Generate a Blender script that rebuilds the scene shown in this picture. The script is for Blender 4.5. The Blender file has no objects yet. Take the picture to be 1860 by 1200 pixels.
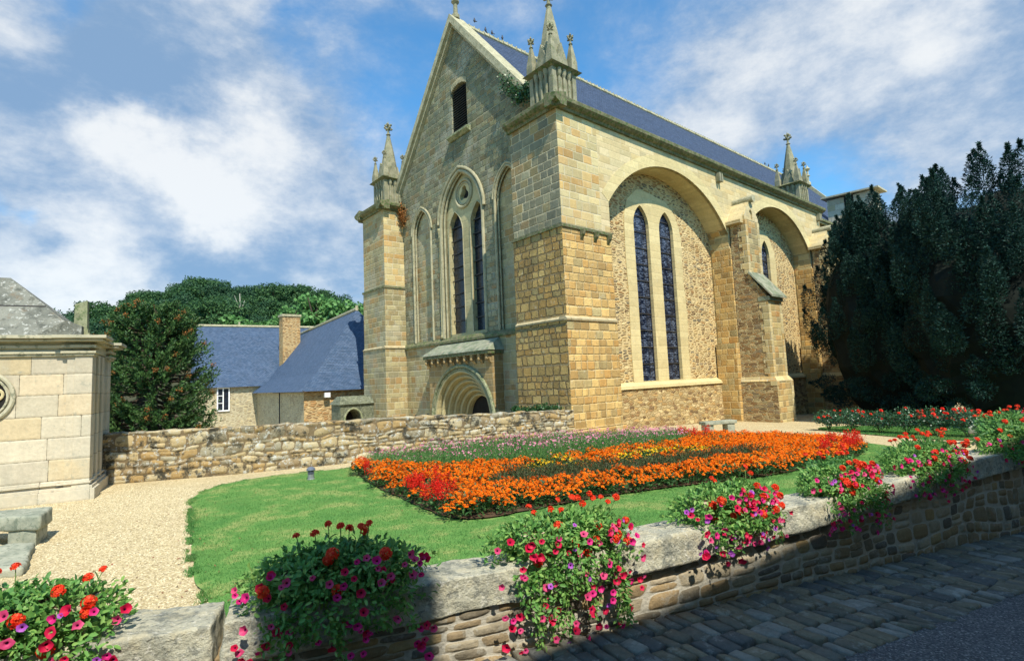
import bpy, bmesh, math, random
import numpy as np
from mathutils import Vector, Matrix, noise as mnoise
from mathutils.geometry import tessellate_polygon
S = bpy.context.scene
COL = S.collection
R = math.radians

# ---------------------------------------------------------------- camera
cam = bpy.data.cameras.new('camera')
co = bpy.data.objects.new('camera', cam)
COL.objects.link(co)
S.camera = co
EYE = Vector((0, 0, 2.5))
yaw, pitch, roll = R(49.9538), R(5.2834), R(-2.4794)
fw = Vector((math.cos(yaw)*math.cos(pitch), math.sin(yaw)*math.cos(pitch), math.sin(pitch)))
rt0 = Vector((math.sin(yaw), -math.cos(yaw), 0))
up0 = rt0.cross(fw)
rt = rt0*math.cos(roll) + up0*math.sin(roll)
up = -rt0*math.sin(roll) + up0*math.cos(roll)
co.matrix_world = Matrix(((rt.x, up.x, -fw.x, EYE.x), (rt.y, up.y, -fw.y, EYE.y), (rt.z, up.z, -fw.z, EYE.z), (0, 0, 0, 1)))
cam.sensor_fit = 'HORIZONTAL'
cam.sensor_width = 36.0
cam.lens = 36.0*980.5/1860
cam.clip_start = 0.05
cam.clip_end = 3000
S.view_settings.view_transform = 'Standard'
S.view_settings.look = 'None'
S.view_settings.exposure = 0.36
S.view_settings.gamma = 1.0

def lin(c):
    return tuple((x/12.92 if x <= 0.04045 else ((x+0.055)/1.055)**2.4) for x in [v/255 for v in c]) + (1,)

# ---------------------------------------------------------------- node helpers
class T:
    def __init__(s, nt): s.t = nt
    def n(s, typ, ins=None, **pr):
        nd = s.t.nodes.new(typ)
        for k, v in pr.items(): setattr(nd, k, v)
        for k, v in (ins or {}).items():
            sk = nd.inputs[k]
            if isinstance(v, bpy.types.NodeSocket): s.t.links.new(v, sk)
            elif isinstance(v, bpy.types.Node): s.t.links.new(v.outputs[0], sk)
            else: sk.default_value = v
        return nd
    def m(s, op, a, b=0.0, c=0.0, clamp=False):
        nd = s.n('ShaderNodeMath', {0: a, 1: b, 2: c}, operation=op)
        nd.use_clamp = clamp
        return nd.outputs[0]
    def v(s, op, a, b=None, sc=None):
        ins = {0: a}
        if b is not None: ins[1] = b
        if sc is not None: ins['Scale'] = sc
        nd = s.n('ShaderNodeVectorMath', ins, operation=op)
        return nd.outputs['Value'] if op in ('DISTANCE', 'LENGTH', 'DOT_PRODUCT') else nd.outputs[0]
    def xyz(s, x, y, z=0.0): return s.n('ShaderNodeCombineXYZ', {0: x, 1: y, 2: z}).outputs[0]
    def sep(s, v): return s.n('ShaderNodeSeparateXYZ', {0: v}).outputs
    def noise(s, vec, scale, detail=3.0, rough=0.5, out=0, dist=0.0):
        return s.n('ShaderNodeTexNoise', {'Vector': vec, 'Scale': scale, 'Detail': detail, 'Roughness': rough, 'Distortion': dist}).outputs[out]
    def ramp(s, f, pts, interp='LINEAR'):
        nd = s.n('ShaderNodeValToRGB', {0: f})
        cr = nd.color_ramp
        cr.interpolation = interp
        while len(cr.elements) < len(pts): cr.elements.new(0.5)
        for e, (p, c) in zip(cr.elements, pts):
            e.position = p
            e.color = c if len(c) == 4 else tuple(c)+(1,)
        return nd.outputs[0]
    def mix(s, f, a, b, bt='MIX'):
        nd = s.n('ShaderNodeMix', None, data_type='RGBA', blend_type=bt)
        for sk, v in ((nd.inputs[0], f), (nd.inputs[6], a), (nd.inputs[7], b)):
            if isinstance(v, bpy.types.NodeSocket): s.t.links.new(v, sk)
            else: sk.default_value = v
        return nd.outputs[2]
    def map(s, f, a, b, c=0.0, d=1.0):
        nd = s.n('ShaderNodeMapRange', {0: f, 1: a, 2: b, 3: c, 4: d})
        nd.interpolation_type = 'SMOOTHSTEP'
        return nd.outputs[0]

# ---------------------------------------------------------------- world: sky and clouds
SUNV = Vector((-.30, -1, 1.31)).normalized()
sun_el = math.asin(SUNV.z)
sun_az = math.atan2(SUNV.x, SUNV.y)
W = bpy.data.worlds.new('World')
S.world = W
W.use_nodes = True
t = T(W.node_tree)
W.node_tree.nodes.clear()
sky = t.n('ShaderNodeTexSky', None, sky_type='NISHITA', sun_disc=False, sun_elevation=sun_el, sun_rotation=sun_az % (2*math.pi), air_density=1.0, dust_density=0.3, ozone_density=2.5)
geo = t.n('ShaderNodeTexCoord')
dirv = t.v('NORMALIZE', geo.outputs['Generated'])
wa = t.noise(dirv, 4.0, 6, 0.6, out=1)
wv = t.v('SCALE', t.v('SUBTRACT', wa, (0.5, 0.5, 0.5)), sc=0.26)
wd = t.v('ADD', dirv, wv)
def blobs(lst):
    tot = None
    for (bx, by, bz, rad, st) in lst:
        d = t.v('DISTANCE', wd, (bx, by, bz))
        e = t.m('EXPONENT', t.m('MULTIPLY', t.m('MULTIPLY', d, d), -1.0/(rad*rad)))
        e = t.m('MULTIPLY', e, st)
        tot = e if tot is None else t.m('ADD', tot, e)
    return tot
tot = blobs([(0.112, 0.92, 0.375, 0.112, 0.55), (0.225, 0.914, 0.338, 0.145, 0.55), (0.347, 0.88, 0.323, 0.139, 0.5), (0.222, 0.871, 0.439, 0.098, 0.3), (0.013, 0.897, 0.442, 0.147, 0.42), (0.123, 0.863, 0.489, 0.127, 0.3), (-0.035, 0.952, 0.303, 0.079, 0.4), (0.119, 0.963, 0.243, 0.156, 0.45), (0.288, 0.925, 0.249, 0.154, 0.45), (0.39, 0.893, 0.225, 0.115, 0.45), (0.01, 0.989, 0.146, 0.135, 0.7), (0.212, 0.962, 0.173, 0.127, 0.3), (0.801, 0.462, 0.38, 0.109, 0.3), (0.842, 0.35, 0.411, 0.112, 0.38), (0.866, 0.24, 0.438, 0.098, 0.42), (0.884, 0.147, 0.443, 0.091, 0.42), (0.915, 0.174, 0.365, 0.115, 0.3), (0.944, 0.085, 0.32, 0.089, 0.35), (0.849, 0.425, 0.313, 0.066, 0.2), (-0.016, 0.972, 0.234, 0.03, -0.8), (0.039, 0.973, 0.226, 0.033, -0.7), (0.093, 0.974, 0.208, 0.032, -0.45), (-0.061, 0.968, 0.242, 0.022, -0.5), (0.089, 0.902, 0.422, 0.026, -0.8), (0.116, 0.902, 0.416, 0.018, -0.6), (0.261, 0.781, 0.568, 0.048, -0.5), (-0.006, 0.861, 0.508, 0.042, -0.5), (0.893, 0.34, 0.295, 0.096, -0.4), (0.528, 0.686, 0.5, 0.166, -0.4), (0.394, 0.76, 0.518, 0.08, -0.2), (0.646, 0.53, 0.55, 0.129, -0.2), (0.69, 0.636, 0.346, 0.275, -0.2), (0.367, 0.831, 0.417, 0.045, -0.2), (-0.647, 0.539, 0.539, 0.5, 0.4), (-0.874, -0.291, 0.389, 0.5, 0.4), (0.303, -0.808, 0.505, 0.5, 0.3), (0.874, -0.389, 0.291, 0.4, 0.3)])
lit = blobs([(0.045, 0.918, 0.394, 0.04, 0.6), (0.085, 0.925, 0.37, 0.056, 0.7), (0.135, 0.927, 0.349, 0.068, 0.8), (0.202, 0.92, 0.335, 0.065, 0.6), (0.168, 0.942, 0.29, 0.063, 0.5), (0.206, 0.872, 0.444, 0.048, 0.5), (0.256, 0.874, 0.413, 0.05, 0.5), (0.277, 0.888, 0.368, 0.051, 0.35), (0.379, 0.862, 0.338, 0.065, 0.5), (-0.002, 0.988, 0.153, 0.083, 0.8), (0.074, 0.983, 0.166, 0.042, 0.6), (0.358, 0.913, 0.196, 0.084, 0.3), (0.415, 0.807, 0.421, 0.056, 0.4), (0.877, 0.176, 0.448, 0.061, 0.5), (0.867, 0.279, 0.414, 0.07, 0.35), (0.817, 0.431, 0.382, 0.066, 0.3), (0.882, 0.135, 0.451, 0.046, 0.3), (-0.063, 0.885, 0.46, 0.033, 0.3), (-0.036, 0.92, 0.39, 0.047, -0.3), (0.141, 0.961, 0.237, 0.077, -0.5), (0.074, 0.889, 0.451, 0.083, -0.4), (0.257, 0.941, 0.22, 0.078, -0.3), (-0.009, 0.982, 0.19, 0.03, -0.6)])
sx, sy, sz = t.sep(dirv)
str_v = t.xyz(sx, sy, t.m('MULTIPLY', sz, 1.8))
fn = t.noise(str_v, 4.5, 11, 0.64, dist=0.15)
fn2 = t.noise(t.v('ADD', str_v, (3, 1, 2)), 12.0, 9, 0.66)
dens = t.m('ADD', tot, t.m('MULTIPLY', t.m('SUBTRACT', fn, 0.5), 1.5))
dens = t.m('ADD', dens, t.m('MULTIPLY', t.m('SUBTRACT', fn2, 0.5), 0.35))
cov = t.map(dens, -0.75, 0.50)
bri = t.m('ADD', t.m('MULTIPLY', lit, 0.64), t.m('MULTIPLY', t.m('SUBTRACT', fn2, 0.5), 0.8))
bri = t.m('ADD', bri, t.m('MULTIPLY', t.m('SUBTRACT', fn, 0.5), 1.3))
bright = t.map(bri, -0.22, 0.62)
ccol = t.mix(bright, lin((140, 172, 208)), lin((250, 252, 252)))
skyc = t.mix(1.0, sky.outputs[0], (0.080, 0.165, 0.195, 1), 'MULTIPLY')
fwd_ = t.map(t.v('DOT_PRODUCT', dirv, (0.64, 0.76, 0.0)), -0.25, 0.25, 0.12, 1.0)  # unseen sky behind the camera kept nearly cloudless to cut fill and deepen shadows
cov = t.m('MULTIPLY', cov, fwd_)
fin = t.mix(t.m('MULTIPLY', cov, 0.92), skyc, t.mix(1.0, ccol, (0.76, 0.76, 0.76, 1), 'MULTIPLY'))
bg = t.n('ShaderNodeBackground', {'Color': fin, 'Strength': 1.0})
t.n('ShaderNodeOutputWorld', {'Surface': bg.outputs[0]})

# ---------------------------------------------------------------- sun
sl = bpy.data.lights.new('sun', 'SUN')
sl.energy = 5.0
sl.angle = R(0.5)
sl.color = (1.0, 0.93, 0.80)
so = bpy.data.objects.new('sun', sl)
COL.objects.link(so)
so.rotation_euler = (-SUNV).to_track_quat('-Z', 'Y').to_euler()
so.location = (0, -20, 40)

# ---------------------------------------------------------------- materials
def newmat(name, rough=0.85, spec=0.25):
    m = bpy.data.materials.new(name)
    m.use_nodes = True
    nt = m.node_tree
    nt.nodes.clear()
    t = T(nt)
    b = t.n('ShaderNodeBsdfPrincipled', {'Roughness': rough, 'Specular IOR Level': spec})
    t.n('ShaderNodeOutputMaterial', {'Surface': b.outputs[0]})
    return m, t, b
def L(t, a, b): t.t.links.new(a, b)

def ashlar(name, h=0.33, w=0.55, mort=0.014, pal=None, mcol=(0.5, 0.42, 0.27), seed=0.0, bump=0.5, warp=0.02, dirt=0.5, dirtcol=(0.08, 0.08, 0.05), vcol=0.16, mossy=0.0, wave=0.12, zmix=None, soft=0.8, warm=(1.04, 1.0, 0.82), patch=0.0):
    m, t, b = newmat(name)
    uvn = t.n('ShaderNodeUVMap').outputs[0]
    wn = t.noise(uvn, 3.0, 2, 0.5, out=1)
    uv = t.v('ADD', uvn, t.v('SCALE', t.v('SUBTRACT', wn, (0.5, 0.5, 0.5)), sc=warp*2))
    u, v, _ = t.sep(uv)
    vn = t.n('ShaderNodeTexNoise', {'W': t.m('ADD', v, seed*3.1), 'Scale': 0.9, 'Detail': 1.0}, noise_dimensions='1D').outputs[0]
    vr = t.m('DIVIDE', t.m('ADD', v, t.m('MULTIPLY', vn, wave*2)), h)
    row = t.m('FLOOR', vr)
    fy = t.m('SUBTRACT', vr, row)
    rr = t.n('ShaderNodeTexWhiteNoise', {'W': t.m('ADD', row, seed+0.37)}, noise_dimensions='1D')
    wr = t.m('MULTIPLY', t.m('ADD', t.m('MULTIPLY', rr.outputs[0], 0.6), 0.7), w)
    ur = t.m('DIVIDE', t.m('ADD', u, t.m('MULTIPLY', rr.outputs[0], w*7.3)), wr)
    un = t.n('ShaderNodeTexNoise', {'Vector': t.xyz(ur, t.m('MULTIPLY', row, 7.3), seed), 'Scale': 0.8, 'Detail': 1.0}).outputs[0]
    ur = t.m('ADD', ur, t.m('MULTIPLY', un, 0.9))
    colm = t.m('FLOOR', ur)
    fx = t.m('SUBTRACT', ur, colm)
    rc = t.n('ShaderNodeTexWhiteNoise', {'Vector': t.xyz(colm, row, seed)}, noise_dimensions='3D')
    dx = t.m('MULTIPLY', t.m('MINIMUM', fx, t.m('SUBTRACT', 1.0, fx)), wr)
    dy = t.m('MULTIPLY', t.m('MINIMUM', fy, t.m('SUBTRACT', 1.0, fy)), h)
    d = t.m('SMOOTH_MIN', dx, dy, 0.04)
    fine = t.noise(uvn, 14.0, 5, 0.65)
    de = t.m('ADD', d, t.m('MULTIPLY', t.m('SUBTRACT', fine, 0.5), mort*2.4))
    mm = t.map(de, mort*0.35, mort*1.25)
    n = len(pal)
    av = tuple(sum(p[k] for p in pal)/n for k in range(3))
    wm = lambda p: tuple(x*f for x, f in zip([p[k]*soft+av[k]*(1-soft) for k in range(3)], warm))
    c = t.ramp(rc.outputs[0], [((i)/n, wm(p)) for i, p in enumerate(pal)], 'LINEAR')
    if zmix:
        z0, z1, pal2 = zmix
        c2 = t.ramp(rc.outputs[0], [(i/len(pal2), wm(p)) for i, p in enumerate(pal2)], 'LINEAR')
        oz = t.sep(t.n('ShaderNodeTexCoord').outputs['Object'])[2]
        zz = t.m('ADD', oz, t.m('MULTIPLY', t.m('SUBTRACT', t.sep(rc.outputs[1])[2], 0.5), 5.0))
        c = t.mix(t.map(zz, z0, z1), c2, c)
    r2 = t.sep(rc.outputs[1])[1]
    br = t.m('ADD', 1.0-vcol, t.m('MULTIPLY', r2, vcol*2))
    mid_ = t.noise(uvn, 3.0, 4, 0.7)
    br = t.m('MULTIPLY', br, t.m('ADD', 0.50, t.m('ADD', t.m('MULTIPLY', fine, 0.55), t.m('MULTIPLY', mid_, 0.55))))
    c = t.mix(1.0, c, t.xyz(br, br, br), 'MULTIPLY')
    c = t.mix(mm, mcol+(1,), c)
    obj = t.n('ShaderNodeTexCoord').outputs['Object']
    big = t.noise(t.v('ADD', obj, (seed, seed, 0)), 0.35, 5, 0.65)
    bm = t.map(big, 0.5, 0.72)
    c = t.mix(t.m('MULTIPLY', bm, dirt), c, dirtcol+(1,))
    pit = t.map(t.noise(obj, 5.5, 8, 0.75), 0.56, 0.66)
    c = t.mix(t.m('MULTIPLY', pit, min(.8, .25+dirt*.7)), c, dirtcol+(1,))
    pale_ = t.map(t.noise(t.v('ADD', obj, (5, 5, 5)), 3.5, 8, 0.7), 0.57, 0.68)
    c = t.mix(t.m('MULTIPLY', pale_, .35), c, (0.62, 0.58, 0.42, 1))
    st = t.noise(t.v('MULTIPLY', obj, (1.6, 1.6, 0.16)), 1.0, 4, 0.6)
    c = t.mix(t.m('MULTIPLY', t.map(st, 0.55, 0.75), dirt*0.7), c, dirtcol+(1,))
    if patch:
        pm = t.map(t.noise(t.v('ADD', obj, (3, 8, 1)), 0.45, 4, 0.6), 0.52, 0.6)
        c = t.mix(t.m('MULTIPLY', pm, patch), c, (0.42, 0.41, 0.33, 1))
    if mossy:
        mo = t.map(t.noise(obj, 2.5, 5, 0.7), 0.48, 0.62)
        c = t.mix(t.m('MULTIPLY', mo, mossy), c, (0.10, 0.17, 0.05, 1))
    L(t, c, b.inputs['Base Color'])
    hgt = t.m('ADD', t.map(de, 0.0, 0.05), t.m('MULTIPLY', fine, 0.5))
    hgt = t.m('ADD', hgt, t.m('MULTIPLY', r2, 0.4))
    hgt = t.m('ADD', hgt, t.m('MULTIPLY', mid_, 0.8))
    bp = t.n('ShaderNodeBump', {'Strength': bump, 'Distance': 0.03, 'Height': hgt})
    L(t, bp.outputs[0], b.inputs['Normal'])
    return m

def rubble(name, su=0.3, sv=0.16, pal=None, mcol=(0.62, 0.52, 0.33), gap=0.09, seed=0.0, bump=0.8, dirt=0.3, dirtcol=(0.08, 0.07, 0.05), lichen=0.0, attr=False, mix2=None):
    m, t, b = newmat(name, 0.92, 0.15)
    uvn = t.n('ShaderNodeUVMap').outputs[0]
    wn = t.noise(uvn, 4.0, 3, 0.6, out=1)
    uv = t.v('ADD', uvn, t.v('SCALE', t.v('SUBTRACT', wn, (0.5, 0.5, 0.5)), sc=0.22))
    if mix2:
        uv = t.v('ADD', uv, (mix2, 0, 0))
    q = t.v('MULTIPLY', uv, (1/su, 1/sv, 1))
    q = t.v('ADD', q, (seed, seed*1.7, 0))
    vo = t.n('ShaderNodeTexVoronoi', {'Vector': q, 'Scale': 1.0, 'Randomness': 0.9}, voronoi_dimensions='2D')
    ve = t.n('ShaderNodeTexVoronoi', {'Vector': q, 'Scale': 1.0, 'Randomness': 0.9}, voronoi_dimensions='2D', feature='DISTANCE_TO_EDGE')
    fine = t.noise(uvn, 18.0, 5, 0.65)
    cr = t.sep(vo.outputs['Color'])
    e = t.m('ADD', ve.outputs[0], t.m('MULTIPLY', t.m('SUBTRACT', fine, 0.5), 0.12))
    gm = t.map(t.noise(uvn, 0.55, 4, 0.7), 0.42, 0.62)
    e = t.m('SUBTRACT', e, t.m('MULTIPLY', t.m('ADD', t.m('MULTIPLY', cr[2], 0.6), gm), gap*1.5))
    mm = t.map(e, gap*0.5, gap*1.3)
    n = len(pal)
    c = t.ramp(cr[0], [(i/n, p) for i, p in enumerate(pal)], 'CONSTANT')
    br = t.m('MULTIPLY', t.m('ADD', 0.75, t.m('MULTIPLY', cr[1], 0.5)), t.m('ADD', 0.65, t.m('MULTIPLY', fine, 0.7)))
    c = t.mix(1.0, c, t.xyz(br, br, br), 'MULTIPLY')
    mc = t.mix(fine, tuple(x*0.8 for x in mcol)+(1,), mcol+(1,))
    c = t.mix(mm, mc, c)
    obj = t.n('ShaderNodeTexCoord').outputs['Object']
    big = t.noise(obj, 0.7, 5, 0.65)
    c = t.mix(t.m('MULTIPLY', t.map(big, 0.5, 0.7), dirt), c, dirtcol+(1,))
    if lichen:
        l1 = t.map(t.noise(obj, 9.0, 5, 0.7), 0.53, 0.6)
        c = t.mix(t.m('MULTIPLY', l1, lichen), c, (0.42, 0.43, 0.36, 1))
        l2 = t.map(t.noise(t.v('ADD', obj, (7, 3, 1)), 6.0, 5, 0.7), 0.55, 0.62)
        c = t.mix(t.m('MULTIPLY', l2, lichen), c, (0.035, 0.035, 0.03, 1))
    L(t, c, b.inputs['Base Color'])
    hgt = t.m('ADD', t.map(e, 0.0, gap*3.0), t.m('MULTIPLY', fine, 0.45))
    bp = t.n('ShaderNodeBump', {'Strength': bump, 'Distance': 0.05, 'Height': hgt})
    L(t, bp.outputs[0], b.inputs['Normal'])
    return m

def plain(name, c1, c2, scale=3.0, rough=0.85, spec=0.25, bump=0.2, bs=20.0, spots=None, dist=0.01, metal=0.0):
    m, t, b = newmat(name, rough, spec)
    obj = t.n('ShaderNodeTexCoord').outputs['Object']
    f = t.noise(obj, scale, 6, 0.65)
    c = t.mix(t.map(f, 0.3, 0.7), c1+(1,), c2+(1,))
    if spots:
        for k, (sc, lo, hi, col, am) in enumerate(spots):
            s = t.map(t.noise(t.v('ADD', obj, (k*5.3, k*2.1, k)), sc, 5, 0.7), lo, hi)
            c = t.mix(t.m('MULTIPLY', s, am), c, col+(1,))
    L(t, c, b.inputs['Base Color'])
    b.inputs['Metallic'].default_value = metal
    bp = t.n('ShaderNodeBump', {'Strength': bump, 'Distance': dist, 'Height': t.noise(obj, bs, 6, 0.7)})
    L(t, bp.outputs[0], b.inputs['Normal'])
    return m

def foliage(name, c1, c2, c3=None, trans=0.25, rough=0.55, spec=0.3, nscale=0.0):
    m, t, b = newmat(name, rough, spec)
    g = t.n('ShaderNodeNewGeometry')
    r = g.outputs['Random Per Island']
    pts = [(0.0, c1+(1,)), (1.0, c2+(1,))] if c3 is None else [(0.0, c1+(1,)), (0.55, c2+(1,)), (1.0, c3+(1,))]
    c = t.ramp(r, pts)
    if nscale:
        f = t.noise(t.n('ShaderNodeTexCoord').outputs['Object'], nscale, 3, 0.6)
        k = t.m('ADD', 0.55, t.m('MULTIPLY', f, 0.9))
        c = t.mix(1.0, c, t.xyz(k, k, k), 'MULTIPLY')
    L(t, c, b.inputs['Base Color'])
    if trans:
        tr = t.n('ShaderNodeBsdfTranslucent', {'Color': c})
        mx = t.n('ShaderNodeMixShader', {0: trans, 1: b.outputs[0], 2: tr.outputs[0]})
        out = [n for n in t.t.nodes if n.type == 'OUTPUT_MATERIAL'][0]
        L(t, mx.outputs[0], out.inputs[0])
    return m

OCH = [(0.50, 0.36, 0.16), (0.56, 0.43, 0.22), (0.44, 0.28, 0.11), (0.53, 0.41, 0.21), (0.38, 0.24, 0.10), (0.48, 0.36, 0.18), (0.30, 0.21, 0.10), (0.36, 0.33, 0.21), (0.40, 0.25, 0.10)]
MIXD = [(0.42, 0.36, 0.20), (0.38, 0.32, 0.18), (0.47, 0.42, 0.26), (0.33, 0.30, 0.19), (0.40, 0.27, 0.12), (0.30, 0.27, 0.17), (0.46, 0.40, 0.24), (0.36, 0.21, 0.09), (0.25, 0.22, 0.14)]
GREY = [(0.20, 0.20, 0.14), (0.27, 0.26, 0.17), (0.15, 0.16, 0.12), (0.24, 0.24, 0.17), (0.30, 0.26, 0.14), (0.13, 0.135, 0.10), (0.25, 0.19, 0.10), (0.19, 0.20, 0.15)]
RUB = [(0.30, 0.18, 0.08), (0.38, 0.26, 0.12), (0.22, 0.14, 0.07), (0.44, 0.32, 0.16), (0.26, 0.20, 0.12), (0.34, 0.20, 0.08), (0.18, 0.15, 0.10)]
M = {}
M['ochre'] = ashlar('warm_ashlar', 0.37, 0.5, 0.016, OCH, (0.62, 0.48, 0.24), 1.0, 1.2, dirt=0.45, dirtcol=(0.20, 0.13, 0.05), soft=.9, warm=(1.07, .98, .74), warp=.03, wave=.18)
M['rock'] = ashlar('rockfaced_ashlar', 0.37, 0.5, 0.03, OCH, (0.42, 0.33, 0.17), 4.0, 2.8, warp=0.07, dirt=0.45, soft=.75, warm=(.92, .86, .62), wave=.2, dirtcol=(.12, .10, .05))
M['mixed'] = ashlar('mixed_ashlar', 0.36, 0.6, 0.014, MIXD, (0.52, 0.44, 0.25), 2.0, 0.7, soft=1.0, warm=(1.06, .96, .72), warp=.03, dirt=0.35, dirtcol=(0.12, 0.11, 0.07))
M['upper'] = ashlar('pale_ashlar', 0.33, 0.95, 0.006, [(0.54, 0.45, 0.26), (0.50, 0.42, 0.25), (0.57, 0.48, 0.29), (0.52, 0.42, 0.23), (0.46, 0.40, 0.25), (0.56, 0.46, 0.25), (0.48, 0.37, 0.19), (0.55, 0.47, 0.30)], (0.42, 0.35, 0.2), 5.0, 0.3, dirt=0.25, dirtcol=(0.22, 0.2, 0.12), vcol=0.11, warm=(.98, .94, .84), soft=1.0, warp=.01)
M['piertop'] = ashlar('pier_ashlar', 0.40, 0.62, 0.014, [(0.50, 0.43, 0.27), (0.44, 0.39, 0.25), (0.54, 0.46, 0.28), (0.46, 0.31, 0.13), (0.33, 0.28, 0.17), (0.51, 0.44, 0.27), (0.40, 0.23, 0.08), (0.48, 0.42, 0.27)], (0.56, 0.50, 0.34), 6.0, 0.5, dirt=0.18, dirtcol=(0.2, 0.18, 0.12))
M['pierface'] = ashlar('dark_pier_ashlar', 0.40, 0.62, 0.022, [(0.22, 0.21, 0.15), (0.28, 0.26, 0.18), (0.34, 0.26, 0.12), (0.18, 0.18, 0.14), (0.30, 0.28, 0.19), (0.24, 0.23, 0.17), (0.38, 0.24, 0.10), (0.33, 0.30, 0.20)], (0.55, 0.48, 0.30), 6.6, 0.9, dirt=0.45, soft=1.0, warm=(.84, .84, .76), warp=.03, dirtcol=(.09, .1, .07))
M['gable'] = ashlar('weathered_ashlar', 0.30, 0.5, 0.02, GREY, (0.42, 0.40, 0.25), 3.0, 1.0, dirt=0.5, dirtcol=(0.10, 0.12, 0.07), mossy=0.15)
M['dress'] = ashlar('dressed_stone', 0.42, 3.0, 0.004, [(0.54, 0.46, 0.28), (0.58, 0.50, 0.31), (0.50, 0.42, 0.25)], (0.4, 0.34, 0.2), 8.0, 0.25, dirt=0.2, dirtcol=(0.3, 0.24, 0.12), vcol=0.06)
M['facade'] = ashlar('facade_ashlar', 0.36, 0.6, 0.016, [(0.42, 0.37, 0.22), (0.46, 0.41, 0.26), (0.36, 0.26, 0.13), (0.33, 0.30, 0.20), (0.48, 0.42, 0.26), (0.28, 0.25, 0.16), (0.44, 0.38, 0.22), (0.40, 0.24, 0.10)], (0.48, 0.43, 0.28), 9.0, 0.7, patch=.25, soft=.75, warm=(.84, .83, .70), warp=.03, wave=.18, dirt=0.6, dirtcol=(0.16, 0.15, 0.1))
M['lichen'] = plain('lichened_stone', (0.20, 0.22, 0.12), (0.36, 0.36, 0.22), 4.0, spots=[(9, 0.5, 0.6, (0.08, 0.13, 0.04), 0.8), (3, 0.5, 0.65, (0.10, 0.10, 0.07), 0.6)], bump=0.6, dist=0.03)
M['cornice'] = plain('mossy_cornice', (0.10, 0.10, 0.055), (0.24, 0.22, 0.12), 3.0, spots=[(7, 0.5, 0.58, (0.07, 0.12, 0.03), 0.9)], bump=0.8, dist=0.04)
M['coping'] = plain('pale_coping', (0.30, 0.28, 0.17), (0.48, 0.44, 0.29), 3.0, spots=[(8, 0.55, 0.65, (0.14, 0.16, 0.08), 0.6)], bump=0.6, dist=0.03)
M['pinn'] = plain('pinnacle_stone', (0.17, 0.17, 0.11), (0.36, 0.33, 0.22), 2.5, spots=[(5, 0.5, 0.62, (0.10, 0.12, 0.05), 0.7), (12, 0.56, 0.66, (0.32, 0.25, 0.08), 0.5)], bump=0.6, dist=0.03)
M['rubble'] = rubble('recess_rubble', 0.46, 0.135, RUB+OCH[:4], (0.64, 0.49, 0.24), 0.085, 1.3, 0.9, dirt=0.15)
M['rubblelow'] = rubble('base_rubble', 0.42, 0.15, OCH[:4]+RUB[:4], (0.56, 0.41, 0.19), 0.04, 3.3, 1.2, dirt=0.15)
M['buttrub'] = rubble('buttress_rubble', 0.42, 0.13, RUB[:6]+[(0.42, 0.34, 0.18)], (0.56, 0.44, 0.23), 0.045, 6.3, 1.0, dirt=0.2)
M['houserub'] = rubble('house_rubble', 0.40, 0.16, [(0.42, 0.36, 0.23), (0.36, 0.30, 0.19), (0.46, 0.38, 0.22), (0.30, 0.24, 0.15)], (0.50, 0.44, 0.29), 0.08, 2.3, 0.6, dirt=0.1)
M['houserub2'] = rubble('ochre_house_rubble', 0.45, 0.14, [(0.50, 0.30, 0.12), (0.36, 0.2, 0.08), (0.55, 0.38, 0.18), (0.28, 0.17, 0.08)], (0.50, 0.36, 0.18), 0.09, 7.3, 0.9, dirt=0.1)
M['chapel'] = ashlar('chapel_ashlar', 0.53, 1.05, 0.007, [(0.50, 0.44, 0.31), (0.54, 0.48, 0.35), (0.47, 0.38, 0.22), (0.52, 0.43, 0.28), (0.46, 0.41, 0.30), (0.53, 0.47, 0.34)], (0.14, 0.12, 0.08), 12.0, 0.3, dirt=0.55, dirtcol=(0.30, 0.30, 0.24), vcol=0.07, warp=0.004, wave=0.02, soft=1.0, warm=(.98, .98, 1.0), patch=.3)
M['chaptrim'] = plain('chapel_trim', (0.38, 0.36, 0.25), (0.52, 0.47, 0.33), 3.0, spots=[(6, 0.52, 0.62, (0.12, 0.14, 0.09), 0.7)], bump=0.5)
M['chaproof'] = plain('chapel_roof_stone', (0.13, 0.135, 0.11), (0.26, 0.26, 0.21), 1.6, spots=[(9, 0.56, 0.62, (0.5, 0.5, 0.44), 0.7), (5, 0.52, 0.62, (0.07, 0.075, 0.06), 0.7), (2.5, 0.55, 0.65, (0.2, 0.14, 0.08), 0.5)], bump=0.9, dist=0.04)
M['granite'] = plain('granite', (0.36, 0.36, 0.29), (0.60, 0.57, 0.42), 3.5, spots=[(16, 0.52, 0.58, (0.16, 0.17, 0.15), 0.6), (5, 0.5, 0.62, (0.60, 0.54, 0.36), 0.6), (30, 0.56, 0.62, (0.72, 0.70, 0.6), 0.6), (3.5, 0.56, 0.63, (0.12, 0.14, 0.13), 0.55)], bump=1.0, bs=28, dist=0.035)
M['greenslab'] = plain('mossy_slab', (0.14, 0.17, 0.11), (0.33, 0.33, 0.24), 2.0, spots=[(6, 0.55, 0.65, (0.16, 0.23, 0.08), 0.7), (3, 0.56, 0.66, (0.46, 0.36, 0.28), 0.6)], bump=0.6, dist=0.02)
M['benchst'] = plain('bench_stone', (0.22, 0.24, 0.18), (0.40, 0.40, 0.30), 3.0, spots=[(10, 0.52, 0.62, (0.10, 0.13, 0.09), 0.6)], bump=0.7, dist=0.02)
M['dark'] = plain('dark_interior', (0.010, 0.009, 0.008), (0.02, 0.018, 0.015))
M['wood'] = plain('dark_louvre_wood', (0.02, 0.025, 0.025), (0.045, 0.05, 0.045))
M['white'] = plain('white_paint', (0.72, 0.72, 0.70), (0.8, 0.8, 0.78), bump=0.05)
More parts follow.
